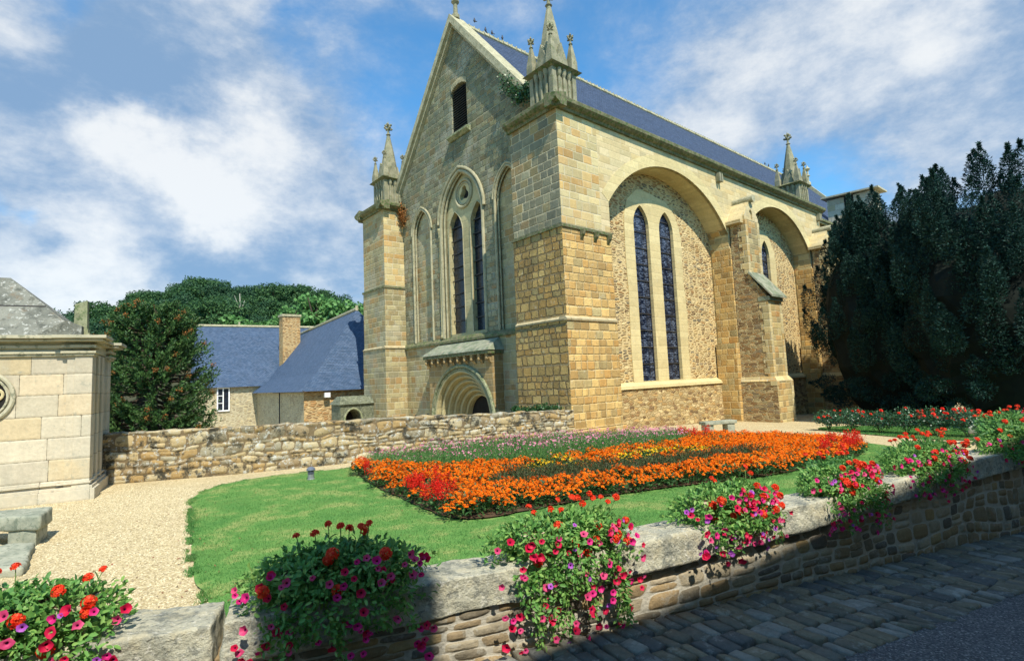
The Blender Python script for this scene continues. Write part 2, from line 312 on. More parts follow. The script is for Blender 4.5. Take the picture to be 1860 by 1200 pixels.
M['iron'] = plain('iron', (0.03, 0.03, 0.03), (0.06, 0.055, 0.05), rough=0.6)
M['metal'] = plain('galvanised_metal', (0.30, 0.31, 0.32), (0.42, 0.43, 0.44), rough=0.45, metal=0.6, bump=0.1)
M['concrete'] = plain('trough_concrete', (0.46, 0.38, 0.26), (0.58, 0.50, 0.36), 6.0, bump=0.5)
M['pigeon'] = plain('pigeon_feathers', (0.05, 0.055, 0.07), (0.10, 0.10, 0.12))
M['bark'] = plain('bark', (0.06, 0.045, 0.03), (0.12, 0.09, 0.06), 6.0, bump=0.8)
M['palebark'] = plain('pale_dead_wood', (0.3, 0.28, 0.22), (0.42, 0.38, 0.3), 6.0)
M['soil'] = plain('soil', (0.07, 0.045, 0.025), (0.13, 0.08, 0.045), 8.0, bump=1.0, dist=0.03)

def slate(name, c1, c2, seed=0.0, rough=0.55):
    m, t, b = newmat(name, rough, 0.4)
    uv = t.n('ShaderNodeUVMap').outputs[0]
    br = t.n('ShaderNodeTexBrick', {'Vector': t.v('ADD', uv, (seed, 0, 0)), 'Color1': c1+(1,), 'Color2': c2+(1,), 'Mortar': tuple(x*0.45 for x in c1)+(1,), 'Scale': 1.0, 'Mortar Size': 0.012, 'Mortar Smooth': 0.3, 'Brick Width': 0.24, 'Row Height': 0.15, 'Bias': 0.0})
    f = t.noise(uv, 1.2, 5, 0.7)
    k = t.m('ADD', 0.55, t.m('MULTIPLY', f, 0.9))
    c = t.mix(1.0, br.outputs[0], t.xyz(k, k, k), 'MULTIPLY')
    c = t.mix(t.m('MULTIPLY', t.map(t.noise(uv, 4.0, 6, .75), .56, .66), .35), c, (.12, .135, .13, 1))
    L(t, c, b.inputs['Base Color'])
    _, v, _ = t.sep(uv)
    saw = t.m('FRACT', t.m('DIVIDE', v, 0.15))
    hgt = t.m('SUBTRACT', t.m('MULTIPLY', br.outputs['Fac'], -0.4), saw)
    bp = t.n('ShaderNodeBump', {'Strength': 0.9, 'Distance': 0.03, 'Height': hgt})
    L(t, bp.outputs[0], b.inputs['Normal'])
    return m
M['slate'] = slate('church_slate', (0.018, 0.038, 0.080), (0.042, 0.068, 0.125), rough=.8)
M['slate2'] = slate('house_slate', (0.038, 0.075, 0.135), (0.078, 0.118, 0.19), 3.0, .75)

def glassmat(name, dark, line, bw=0.22, rh=0.075, ls=0.015):
    m, t, b = newmat(name, 0.25, 0.5)
    uv = t.n('ShaderNodeUVMap').outputs[0]
    n1 = t.noise(uv, 6.0, 2, 0.5, out=1)
    q = t.v('ADD', uv, t.v('SCALE', t.v('SUBTRACT', n1, (0.5, 0.5, 0.5)), sc=0.05))
    br = t.n('ShaderNodeTexBrick', {'Vector': q, 'Color1': dark+(1,), 'Color2': tuple(x*2.2 for x in dark)+(1,), 'Mortar': line+(1,), 'Scale': 1.0, 'Mortar Size': ls, 'Brick Width': bw, 'Row Height': rh})
    f = t.map(t.noise(uv, 2.5, 3, 0.6), 0.35, 0.65)
    wn_ = t.n('ShaderNodeTexVoronoi', {'Vector': t.v('MULTIPLY', uv, (4.0, 9.0, 1)), 'Scale': 1.0}).outputs['Color']
    c = t.mix(t.m('MULTIPLY', t.m('ADD', f, t.map(t.sep(wn_)[0], .45, .6)), 0.7, 0, True), br.outputs[0], dark+(1,))
    L(t, c, b.inputs['Base Color'])
    return m
M['glass'] = glassmat('leaded_glass', (0.008, 0.012, 0.026), (0.17, 0.21, 0.28), 0.30, 0.10, 0.02)
M['glassdark'] = glassmat('dark_leaded_glass', (0.008, 0.011, 0.018), (0.03, 0.04, 0.055), 0.2, 0.12)

FAC = [(0.34, 0.31, 0.20), (0.38, 0.35, 0.24), (0.30, 0.22, 0.12), (0.25, 0.24, 0.17), (0.40, 0.36, 0.24), (0.20, 0.19, 0.14), (0.36, 0.32, 0.20), (0.33, 0.21, 0.10)]
M['gablemix'] = ashlar('west_gable_ashlar', 0.34, 0.55, 0.02, GREY, (0.36, 0.34, 0.22), 3.5, 1.6, dirt=0.8, dirtcol=(0.085, 0.095, 0.065), mossy=0.15, zmix=(11.0, 16.5, FAC), patch=.35, soft=1.0, warm=(.82, .84, .76), warp=.035, wave=.2)
M['facadedress'] = ashlar('facade_dressed', 0.45, 2.5, 0.004, [(0.40, 0.37, 0.25), (0.44, 0.40, 0.26), (0.36, 0.32, 0.20)], (0.4, 0.34, 0.2), 8.5, 0.3, dirt=0.4, dirtcol=(0.2, 0.18, 0.1), vcol=0.08)
M['facadetrim'] = plain('facade_trim', (0.30, 0.28, 0.17), (0.46, 0.41, 0.26), 2.5, spots=[(5, 0.5, 0.62, (0.14, 0.15, 0.08), 0.6)], bump=0.4)
M['facadewarm'] = ashlar('portal_ashlar', 0.34, 0.6, 0.012, [(0.34, 0.23, 0.11), (0.28, 0.20, 0.10), (0.38, 0.28, 0.14), (0.25, 0.19, 0.11)], (0.48, 0.40, 0.24), 10.5, 0.4, dirt=0.25)

M['tracery'] = plain('cream_tracery', (0.50, 0.42, 0.22), (0.62, 0.52, 0.30), 5.0, bump=0.3)
M['bollcap'] = plain('slate_blue_cap', (0.10, 0.12, 0.16), (0.16, 0.18, 0.22), rough=0.5)

M['string'] = plain('ochre_string', (0.38, 0.31, 0.17), (0.50, 0.42, 0.25), 3.0, spots=[(5, 0.54, 0.64, (0.16, 0.15, 0.07), 0.6)], bump=0.5)

M['darkmoss'] = plain('dark_mossy_stone', (0.07, 0.08, 0.05), (0.17, 0.18, 0.11), 3.0, spots=[(8, 0.5, 0.6, (0.30, 0.31, 0.24), 0.5)], bump=0.7, dist=0.03)
# ---------------------------------------------------------------- geometry helpers
ORG = {}
def tag(o, label=None, cat=None, group=None, kind=None):
    if label: o['label'] = label
    if cat: o['category'] = cat
    if group: o['group'] = group
    if kind: o['kind'] = kind
    return o
def thing(name, label, cat, loc=(0, 0, 0), rotz=0.0, group=None, local=False):
    o = bpy.data.objects.new(name, None)
    COL.objects.link(o)
    o.empty_display_size = 0.3
    o.location = loc
    o.rotation_euler = (0, 0, rotz)
    ORG[o.name] = Vector((0, 0, 0)) if (local or rotz) else Vector(loc)
    return tag(o, label, cat, group)
def uvbox(me):
    n = len(me.loops)
    if n == 0: return
    me.update()
    pn = np.empty(len(me.polygons)*3); me.polygons.foreach_get('normal', pn); pn = pn.reshape(-1, 3)
    lt = np.empty(len(me.polygons), dtype=np.int32); me.polygons.foreach_get('loop_total', lt)
    vi = np.empty(n, dtype=np.int32); me.loops.foreach_get('vertex_index', vi)
    vc = np.empty(len(me.vertices)*3); me.vertices.foreach_get('co', vc); vc = vc.reshape(-1, 3)
    N = np.repeat(pn, lt, axis=0)
    P = vc[vi]
    tx = -N[:, 1]; ty = N[:, 0]
    l = np.hypot(tx, ty)
    flat = l < 0.2
    l2 = np.where(flat, 1, l)
    tx = np.where(flat, 1, tx/l2); ty = np.where(flat, 0, ty/l2)
    s = np.stack([-N[:, 2]*ty, N[:, 2]*tx, N[:, 0]*ty-N[:, 1]*tx], 1)
    s = np.cross(N, np.stack([tx, ty, np.zeros_like(tx)], 1))
    u = P[:, 0]*tx+P[:, 1]*ty
    v = (P*s).sum(1)
    v = np.where(flat, P[:, 1], v)
    u = np.where(flat, P[:, 0], u)
    uv = me.uv_layers.new(name='UVMap')
    uv.data.foreach_set('uv', np.stack([u, v], 1).ravel())
def link(me, name, mat, parent=None, loc=None):
    o = bpy.data.objects.new(name, me)
    COL.objects.link(o)
    for m in (mat if isinstance(mat, (list, tuple)) else [mat]): me.materials.append(m)
    if parent is not None:
        o.parent = parent
        ORG[o.name] = ORG[parent.name]
    elif loc is not None:
        o.location = loc
        ORG[o.name] = Vector(loc)
    else: ORG[o.name] = Vector((0, 0, 0))
    return o
class B:
    def __init__(s): s.v = []; s.f = []
    def add(s, vs, fs):
        k = len(s.v)
        s.v += [tuple(p) for p in vs]
        s.f += [tuple(i+k for i in f) for f in fs]
    def box(s, a, b, M4=None):
        (x0, y0, z0), (x1, y1, z1) = a, b
        vs = [Vector(p) for p in ((x0, y0, z0), (x1, y0, z0), (x1, y1, z0), (x0, y1, z0), (x0, y0, z1), (x1, y0, z1), (x1, y1, z1), (x0, y1, z1))]
        if M4 is not None: vs = [M4 @ p for p in vs]
        s.add(vs, [(0, 3, 2, 1), (4, 5, 6, 7), (0, 1, 5, 4), (1, 2, 6, 5), (2, 3, 7, 6), (3, 0, 4, 7)])
    def hexa(s, vs): s.add(vs, [(0, 3, 2, 1), (4, 5, 6, 7), (0, 1, 5, 4), (1, 2, 6, 5), (2, 3, 7, 6), (3, 0, 4, 7)])
    def prism(s, poly, o, u, v, w, d, holes=(), back=True):
        o, u, v, w = Vector(o), Vector(u), Vector(v), Vector(w)
        loops = [list(poly)]+[list(h) for h in holes]
        pts = [p for l in loops for p in l]
        tr = tessellate_polygon([[Vector((p[0], p[1], 0)) for p in l] for l in loops])
        P0 = [o+u*p[0]+v*p[1] for p in pts]
        P1 = [p+w*d for p in P0]
        n = len(pts)
        fs = [tuple(x) for x in tr]
        if back: fs += [tuple(i+n for i in reversed(x)) for x in tr]
        k = 0
        for l in loops:
            m = len(l)
            for i in range(m):
                j = (i+1) % m
                fs.append((k+i, k+j, k+j+n, k+i+n))
            k += m
        s.add(P0+P1, fs)
    def tube(s, pts, r, n=8, closed=False, r2=None):
        pts = [Vector(p) for p in pts]
        m = len(pts)
        vs = []
        for i, p in enumerate(pts):
            a = pts[(i-1) % m] if (closed or i > 0) else pts[i]
            b = pts[(i+1) % m] if (closed or i < m-1) else pts[i]
            d = (b-a).normalized()
            x = d.orthogonal() if i == 0 else (px-d*px.dot(d))
            x.normalize(); px = x
            y = d.cross(x)
            rr = r if r2 is None else r+(r2-r)*i/(m-1)
            for k in range(n):
                an = 2*math.pi*k/n
                vs.append(p+(x*math.cos(an)+y*math.sin(an))*rr)
        fs = []
        for i in range(m if closed else m-1):
            for k in range(n):
                i2 = (i+1) % m
                fs.append((i*n+k, i*n+(k+1) % n, i2*n+(k+1) % n, i2*n+k))
        if not closed:
            fs.append(tuple(reversed(range(n)))); fs.append(tuple((m-1)*n+k for k in range(n)))
        s.add(vs, fs)
    def lathe(s, prof, c, n=12, rot=0.0):
        c = Vector(c); vs = []; fs = []
        for r, z in prof:
            for k in range(n):
                a = 2*math.pi*k/n+rot
                vs.append(c+Vector((r*math.cos(a), r*math.sin(a), z)))
        m = len(prof)
        for i in range(m-1):
            for k in range(n): fs.append((i*n+k, i*n+(k+1) % n, (i+1)*n+(k+1) % n, (i+1)*n+k))
        fs.append(tuple(reversed(range(n)))); fs.append(tuple((m-1)*n+k for k in range(n)))
        s.add(vs, fs)
    def build(s, name, mat, parent=None, loc=None, smooth=False, matfn=None, bevel=0.0, fix=True):
        off = ORG[parent.name] if parent is not None else (Vector(loc) if loc is not None else Vector((0, 0, 0)))
        me = bpy.data.meshes.new(name)
        me.from_pydata([(x-off.x, y-off.y, z-off.z) for x, y, z in s.v], [], s.f)
        bm = bmesh.new(); bm.from_mesh(me)
        if fix: bmesh.ops.recalc_face_normals(bm, faces=bm.faces)
        if bevel:
            es = [e for e in bm.edges if len(e.link_faces) == 2 and e.calc_face_angle(0) > 0.5]
            bmesh.ops.bevel(bm, geom=es, offset=bevel, segments=2, affect='EDGES', profile=0.6)
        for f in bm.faces:
            f.smooth = smooth
            if matfn: f.material_index = matfn(f.calc_center_median()+off, f.normal)
        bm.to_mesh(me); bm.free()
        uvbox(me)
        return link(me, name, mat, parent, loc)
def npmesh(name, V, F, mat, parent=None, loc=None, smooth=False, uv=False, attr=None):
    off = np.array(ORG[parent.name] if parent is not None else (loc if loc is not None else (0, 0, 0)), dtype=float)
    V = np.asarray(V, float)-off
    F = np.asarray(F, np.int32)
    me = bpy.data.meshes.new(name)
    me.vertices.add(len(V)); me.vertices.foreach_set('co', V.ravel())
    k = F.shape[1]
    me.loops.add(F.size); me.loops.foreach_set('vertex_index', F.ravel())
    me.polygons.add(len(F)); me.polygons.foreach_set('loop_start', np.arange(0, F.size, k, dtype=np.int32))
    me.polygons.foreach_set('loop_total', np.full(len(F), k, np.int32))
    if smooth: me.polygons.foreach_set('use_smooth', np.ones(len(F), bool))
    me.update(calc_edges=True)
    me.validate()
    if uv: uvbox(me)
    if attr is not None:
        for an, dat in attr.items():
            a = me.attributes.new(an, 'FLOAT', 'POINT'); a.data.foreach_set('value', dat.astype(np.float32))
    return link(me, name, mat, parent, loc)
def arch(cx, hw, z0, zs, kind='round', rise=None, n=18):
    pts = [(cx-hw, z0)]
    if kind == 'seg' or kind == 'round':
        rise = hw if rise is None else rise
        r = (hw*hw+rise*rise)/(2*rise); cz = zs+rise-r
        a0 = math.atan2(zs-cz, -hw); a1 = math.atan2(zs-cz, hw)
        if a0 < 0: a0 += 2*math.pi
        for i in range(n+1):
            a = a0+(a1-a0)*i/n
            pts.append((cx+r*math.cos(a), cz+r*math.sin(a)))
    else:
        r = (hw*hw+rise*rise)/(2*hw); h = n//2
        am = math.atan2(rise, r-hw)
        for i in range(h+1):
            a = math.pi-am*i/h
            pts.append((cx-hw+r+r*math.cos(a), zs+r*math.sin(a)))
        for i in range(1, h+1):
            a = am-am*i/h
            pts.append((cx+hw-r+r*math.cos(a), zs+r*math.sin(a)))
    pts.append((cx+hw, z0))
    return pts
def circ(cx, cz, r, n=20): return [(cx+r*math.cos(2*math.pi*i/n), cz+r*math.sin(2*math.pi*i/n)) for i in range(n)]
def XZ(y): return dict(o=(0, y, 0), u=(1, 0, 0), v=(0, 0, 1), w=(0, 1, 0))
def YZ(x): return dict(o=(x, 0, 0), u=(0, 1, 0), v=(0, 0, 1), w=(1, 0, 0))
def rect(a, b, c, d): return [(a, b), (c, b), (c, d), (a, d)]
rng = np.random.default_rng(7)
random.seed(7)

# ---------------------------------------------------------------- ground
WL = [(-9, 7.6), (-3, 4.9), (-1.2, 4.22), (0.0, 3.75), (0.9, 3.39), (2.06, 3.0), (3.45, 2.64), (4.18, 2.46), (6.11, 2.08), (7.82, 1.82), (9.99, 1.38), (14, .45), (20, -1.2), (40, -7)]
def wy(x): return float(np.interp(x, [p[0] for p in WL], [p[1] for p in WL]))
def sz(x): return float(np.interp(x, [-10, 0, 3, 4.7, 7.8, 10, 14, 40], [.95, .75, .67, .58, .34, .16, -.1, -1.2]))
def gwy(x): return float(np.interp(x, [-60, 1.2, 17.2, 17.6, 75, 80, 200], [20.3, 20.3, 17.2, 18.4, 18.4, 30, 60]))
def gz(x): return -0.035*max(0.0, min(x, 60)-15)
xs = np.concatenate([np.arange(-300, -20, 20), np.arange(-20, 34, 0.5), np.arange(34, 80, 2), np.arange(80, 500, 30)])
rows = []
for x in xs:
    w, g, st = wy(x) if x < 40 else -7, gwy(x), sz(x)
    r = []
    for y in (-300, -100, -30, -12, -6, -3): r.append((x, min(y, w-.3), st-.03))
    r += [(x, w+.05, st-.03), (x, w+.25, gz(x))]
    for q in np.linspace(0.02, 0.98, 12): r.append((x, w+.25+(g-w-.25)*q, gz(x)))
    r += [(x, g, gz(x)), (x, g+.35, -2.0)]
    for y in (30, 45, 60, 90, 140, 250, 600): r.append((x, max(y, g+2), -2.0))
    rows.append(r)
nr = len(rows[0])
V = np.array([p for r in rows for p in r])
F = [(i*nr+j, (i+1)*nr+j, (i+1)*nr+j+1, i*nr+j+1) for i in range(len(xs)-1) for j in range(nr-1)]
def gravelmat():
    m, t, b = newmat('gravel', 0.95, 0.1)
    o = t.n('ShaderNodeTexCoord').outputs['Object']
    vo = t.n('ShaderNodeTexVoronoi', {'Vector': o, 'Scale': 38.0})
    cr = t.sep(vo.outputs['Color'])
    c = t.ramp(cr[0], [(0, (0.36, 0.27, 0.13, 1)), (0.35, (0.50, 0.41, 0.23, 1)), (0.7, (0.64, 0.54, 0.33, 1)), (0.93, (0.30, 0.23, 0.13, 1)), (1.0, (0.78, 0.68, 0.45, 1))])
    big = t.noise(o, 0.8, 5, 0.65)
    k = t.m('ADD', 0.78, t.m('MULTIPLY', big, 0.42))
    c = t.mix(1.0, c, t.xyz(k, k, k), 'MULTIPLY')
    L(t, c, b.inputs['Base Color'])
    h = t.m('ADD', vo.outputs['Distance'], t.m('MULTIPLY', t.noise(o, 6, 3), 0.6))
    bp = t.n('ShaderNodeBump', {'Strength': 0.8, 'Distance': 0.015, 'Height': h}); L(t, bp.outputs[0], b.inputs['Normal'])
    return m
M['gravel'] = gravelmat()
g = npmesh('ground', V, F, M['gravel']); tag(g, kind='structure')

def lawnmat():
    m, t, b = newmat('lawn', 0.9, 0.1)
    o = t.n('ShaderNodeTexCoord').outputs['Object']
    f = t.noise(o, 1.1, 6, 0.65); f2 = t.noise(o, 28, 4, 0.7)
    c = t.ramp(f, [(0.3, (0.07, 0.19, 0.045, 1)), (0.5, (0.12, 0.25, 0.06, 1)), (0.62, (0.26, 0.31, 0.10, 1))])
    k = t.m('ADD', 0.55, t.m('MULTIPLY', f2, 0.9))
    c = t.mix(1.0, c, t.xyz(k, k, k), 'MULTIPLY')
    L(t, c, b.inputs['Base Color'])
    bp = t.n('ShaderNodeBump', {'Strength': 0.7, 'Distance': 0.02, 'Height': f2}); L(t, bp.outputs[0], b.inputs['Normal'])
    return m
M['lawn'] = lawnmat()
def inpoly(P, poly):
    x, y = P[:, 0], P[:, 1]; ins = np.zeros(len(P), bool); n = len(poly)
    for i in range(n):
        x0, y0 = poly[i]; x1, y1 = poly[(i+1) % n]
        c = ((y0 > y) != (y1 > y))
        with np.errstate(divide='ignore', invalid='ignore'): xi = (x1-x0)*(y-y0)/(y1-y0)+x0
        ins ^= c & (x < xi)
    return ins
def smoothpoly(P, it=3):
    for _ in range(it):
        Q = []
        for i in range(len(P)):
            a, b = P[i], P[(i+1) % len(P)]
            Q += [(a[0]*.75+b[0]*.25, a[1]*.75+b[1]*.25), (a[0]*.25+b[0]*.75, a[1]*.25+b[1]*.75)]
        P = Q
    return P
def jitter(P, a=0.04):
    Q = []
    for i in range(len(P)):
        x0, y0 = P[i]; x1, y1 = P[(i+1) % len(P)]
        n = max(1, int(math.hypot(x1-x0, y1-y0)/0.15))
        for k in range(n):
            x = x0+(x1-x0)*k/n; y = y0+(y1-y0)*k/n
            Q.append((x+random.uniform(-a, a), y+random.uniform(-a, a)))
    return Q
def sheet(poly, name, mat, dz, **kw):
    # triangulated sheet that follows the ground height
    tr = tessellate_polygon([[Vector((p[0], p[1], 0)) for p in poly]])
    bm = bmesh.new()
    vs = [bm.verts.new((p[0], p[1], 0)) for p in poly]
    for f in tr:
        try: bm.faces.new([vs[i] for i in f])
        except ValueError: pass
    for cut in (15.0, 20.0, 25.0, 30.0):
        bmesh.ops.bisect_plane(bm, geom=bm.verts[:]+bm.edges[:]+bm.faces[:], plane_co=(cut, 0, 0), plane_no=(1, 0, 0))
    for v in bm.verts: v.co.z = gz(v.co.x)+dz
    bmesh.ops.recalc_face_normals(bm, faces=bm.faces)
    if sum(f.normal.z for f in bm.faces) < 0: bmesh.ops.reverse_faces(bm, faces=bm.faces)
    me = bpy.data.meshes.new(name); bm.to_mesh(me); bm.free()
    o = link(me, name, mat); tag(o, **kw)
    return o
LAWN = smoothpoly([(1.45, 7.0), (1.47, 8.7), (1.71, 10.24), (2.0, 11.9), (2.3, 13.9), (2.55, 15.3), (3.1, 16.3), (3.76, 16.8), (4.68, 17.0), (5.83, 16.75), (7.2, 16.25), (9, 16.3), (13, 15.7), (17, 14.2), (20.6, 12.6), (22.4, 9.7), (21.9, 6.8), (20.3, 5.2), (18.8, 4.0), (14, 2.2), (10, 2.2), (6.2, 2.75), (4, 3.1), (2.8, 3.4), (1.9, 3.75), (1.5, 4.2), (1.45, 5.5)], 2)
sheet(jitter(LAWN), 'lawn', M['lawn'], 0.03, kind='structure')
ROSELAWN = smoothpoly([(27.5, 10.9), (30.1, 10.9), (31.5, 8.9), (34, 6.9), (34, 3), (25.6, 3.6), (25.0, 4.8), (24.7, 5.8), (25.3, 7.07), (26.3, 9.0)], 2)
sheet(jitter(ROSELAWN), 'rose_lawn', M['lawn'], 0.03, kind='structure')
BED = smoothpoly([(6.7, 15.99), (5.9, 13.05), (5.58, 10.24), (5.29, 8.4), (5.9, 7.9), (7.98, 7.68), (9.9, 7.09), (12.54, 5.96), (14.12, 5.62), (17.3, 5.45), (19.5, 6.0), (21.0, 8.0), (20.9, 10.3), (19.4, 12.3), (16.6, 13.8), (13, 15.2), (10, 15.9), (8, 16.1)], 2)
sheet(jitter([(a+(13-a)*.02, b_+(10.6-b_)*.03) for a, b_ in BED], .03), 'flower_bed_soil', M['soil'], 0.06, kind='structure')
# short grass blades
def blades(poly, n, hmin, hmax, w, name, mats, dz=0.03, bx=None, label=None, dens=None):
    P = np.array(poly); lo, hi = P.min(0), P.max(0)
    if bx: hi = np.minimum(hi, bx)
    q = lo+rng.random((n, 2))*(hi-lo)
    if dens: q = q[rng.random(len(q)) < dens(q)]
    q = q[inpoly(q, poly)]
    n = len(q)
    a = rng.random(n)*6.283; h = hmin+rng.random(n)*(hmax-hmin); le = rng.normal(0, .5, (n, 2))*h[:, None]
    z = -0.035*np.maximum(0, q[:, 0]-15)+dz-.005
    dx = np.stack([np.cos(a), np.sin(a)], 1)*w/2
    V = np.empty((n, 3, 3))
    V[:, 0, :2] = q-dx; V[:, 1, :2] = q+dx; V[:, 2, :2] = q+le
    V[:, 0, 2] = z; V[:, 1, 2] = z; V[:, 2, 2] = z+h
    o = npmesh(name, V.reshape(-1, 3), np.arange(n*3).reshape(-1, 3), mats)
    tag(o, label, 'grass', kind='stuff')
    return o
def grassm():
    m, t, b = newmat('grass_blades', 0.6, 0.2)
    r_ = t.n('ShaderNodeNewGeometry').outputs['Random Per Island']
    o = t.n('ShaderNodeTexCoord').outputs['Object']
    c = t.ramp(r_, [(0, (0.05, 0.17, 0.04, 1)), (.6, (0.10, 0.26, 0.06, 1)), (1, (0.17, 0.33, 0.09, 1))])
    f = t.map(t.noise(o, .9, 6, .7), .45, .66)
    c = t.mix(t.m('MULTIPLY', f, .5), c, (.30, .34, .12, 1))
    f = t.map(t.noise(t.v('ADD', o, (9, 2, 0)), .5, 5, .7), .42, .6)
    c = t.mix(t.m('MULTIPLY', f, .5), c, (.06, .20, .05, 1))
    L(t, c, b.inputs['Base Color'])
    tr = t.n('ShaderNodeBsdfTranslucent', {'Color': c}); mx = t.n('ShaderNodeMixShader', {0: .25, 1: b.outputs[0], 2: tr.outputs[0]})
    L(t, mx.outputs[0], [n for n in t.t.nodes if n.type == 'OUTPUT_MATERIAL'][0].inputs[0])
    return m
M['grass'] = grassm()
inb = lambda q: np.where(inpoly(q, BED), 0.0, np.clip(10.0/(np.hypot(q[:, 0], q[:, 1])+1), .15, 1))
blades(LAWN, 520000, .018, .045, .009, 'lawn_grass', M['grass'], dens=inb, label='short mown grass of the curved lawn round the flower bed')
blades(ROSELAWN, 45000, .03, .07, .03, 'lawn_grass', M['grass'], label='short grass under the red rose bushes')
ED = jitter(LAWN, .01)
def edgetufts():
    V = []; r_ = np.random.default_rng(3)
    P = np.array(ED); P = P[(P[:, 0] < 9)]
    k = r_.integers(len(P), size=26000)
    c = mnoise
    q = P[k]+r_.normal(0, .05, (26000, 2)); amp = np.array([mnoise.noise(Vector((a*2.5, b_*2.5, 0))) for a, b_ in q]); q = q[(amp > -.05)]
    n = len(q); a = r_.random(n)*6.283; h = r_.uniform(.02, .06, n); le = r_.normal(0, .6, (n, 2))*h[:, None]; dx = np.stack([np.cos(a), np.sin(a)], 1)*.006
    V = np.empty((n, 3, 3)); V[:, 0, :2] = q-dx; V[:, 1, :2] = q+dx; V[:, 2, :2] = q+le; V[:, 0, 2] = V[:, 1, 2] = .0; V[:, 2, 2] = h+.01
    tag(npmesh('edge_grass', V.reshape(-1, 3), np.arange(n*3).reshape(-1, 3), M['grass']), 'ragged longer grass along the edge of the lawn', 'grass', kind='stuff')
edgetufts()
def litter():
    r_ = np.random.default_rng(8); n = 420
    q = np.stack([r_.normal(1.15, .55, n), r_.uniform(4.6, 15, n)], 1); q[:, 0] += (q[:, 1]-8)*.09
    k = r_.random(n) < .3; q[k] = np.stack([r_.uniform(-1.5, 8, k.sum()), r_.uniform(4.5, 16, k.sum())], 1)
    a = r_.random(n)*6.283; s = r_.uniform(.008, .028, n)
    D = np.stack([np.cos(a), np.sin(a), r_.uniform(0, .5, n)], 1); Sx = np.stack([-np.sin(a), np.cos(a), r_.uniform(-.3, .3, n)], 1)
    C = np.concatenate([q, np.full((n, 1), .012)], 1); C[:, 2] += np.where(inpoly(q, LAWN), .05, 0)
    V = np.stack([C-D*s[:, None], C+Sx*s[:, None]*.5, C+D*s[:, None], C-Sx*s[:, None]*.5], 1)
    tag(npmesh('fallen_leaves', V.reshape(-1, 3), np.arange(n*4).reshape(-1, 4), foliage('dry_leaf', (.10, .06, .025), (.22, .12, .05), (.3, .06, .04), .1)), 'scattered small dry leaves and petals on the gravel and lawn edge', 'leaves', kind='stuff')
litter()
# loose pebbles
def pebbles(poly, n, s0, s1, name, mat, label, dens=None):
    P = np.array(poly); lo, hi = P.min(0), P.max(0)
    q = lo+rng.random((n, 2))*(hi-lo); q = q[inpoly(q, poly)]; n = len(q)
    s = s0+rng.random(n)*(s1-s0)
    oc = np.array([(1, 0, 0), (0, 1, 0), (-1, 0, 0), (0, -1, 0), (0, 0, .8)], float)
    V = np.repeat(q[:, None, :], 5, 1); V = np.concatenate([V, np.zeros((n, 5, 1))], 2)
    jit = 1+rng.normal(0, .25, (n, 5, 3))
    V = V+oc[None]*s[:, None, None]*jit
    V[:, :, 2] += (-0.035*np.maximum(0, q[:, 0]-15))[:, None]
    F = np.array([(0, 1, 4), (1, 2, 4), (2, 3, 4), (3, 0, 4)])
    F = (F[None]+np.arange(n)[:, None, None]*5).reshape(-1, 3)
    o = npmesh(name, V.reshape(-1, 3), F, mat); tag(o, label, 'gravel', kind='stuff')
M['peb'] = foliage('pebbles', (0.26, 0.21, 0.12), (0.52, 0.43, 0.25), (0.70, 0.61, 0.40), 0.0, 0.9, 0.1)
pebbles([(-3, 5.5), (1.45, 4.3), (1.44, 8.7), (2.0, 12), (3.1, 16.5), (1.5, 19.5), (-1, 17.5), (-3, 12)], 60000, .006, .016, 'gravel_pebbles', M['peb'], 'loose pale pebbles scattered over the gravel path')

# ---------------------------------------------------------------- rubble wall surfaces with real relief
def wallmat(name, pal, mcol, seed=0., shade=1.0, lich=0.3):
    m, t, b = newmat(name, 0.93, 0.12)
    a = t.n('ShaderNodeAttribute', None, attribute_name='sid').outputs['Fac']
    k = t.n('ShaderNodeAttribute', None, attribute_name='msk').outputs['Fac']
    o = t.n('ShaderNodeTexCoord').outputs['Object']
    n = len(pal)
    c = t.ramp(a, [(i/n, p) for i, p in enumerate(pal)], 'CONSTANT')
    f = t.noise(o, 22, 6, 0.7)
    br = t.m('ADD', 0.55, t.m('MULTIPLY', f, 0.9))
    c = t.mix(1.0, c, t.xyz(br, br, br), 'MULTIPLY')
    mc = t.mix(f, tuple(x*.55 for x in mcol)+(1,), mcol+(1,))
    c = t.mix(t.map(t.m('ADD', k, t.m('MULTIPLY', t.m('SUBTRACT', f, .5), .35)), .3, .5), mc, c)
    l1 = t.map(t.noise(t.v('ADD', o, (seed, 0, 0)), 7, 6, .75), .54, .61)
    c = t.mix(t.m('MULTIPLY', l1, lich), c, (.46, .47, .42, 1))
    l2 = t.map(t.noise(t.v('ADD', o, (seed+4, 2, 0)), 2.2, 6, .75), .50, .62)
    c = t.mix(t.m('MULTIPLY', l2, lich), c, (.045, .045, .035, 1))
    L(t, c, b.inputs['Base Color'])
    bp = t.n('ShaderNodeBump', {'Strength': 0.7, 'Distance': 0.02, 'Height': t.noise(o, 40, 6, .75)}); L(t, bp.outputs[0], b.inputs['Normal'])
    return m
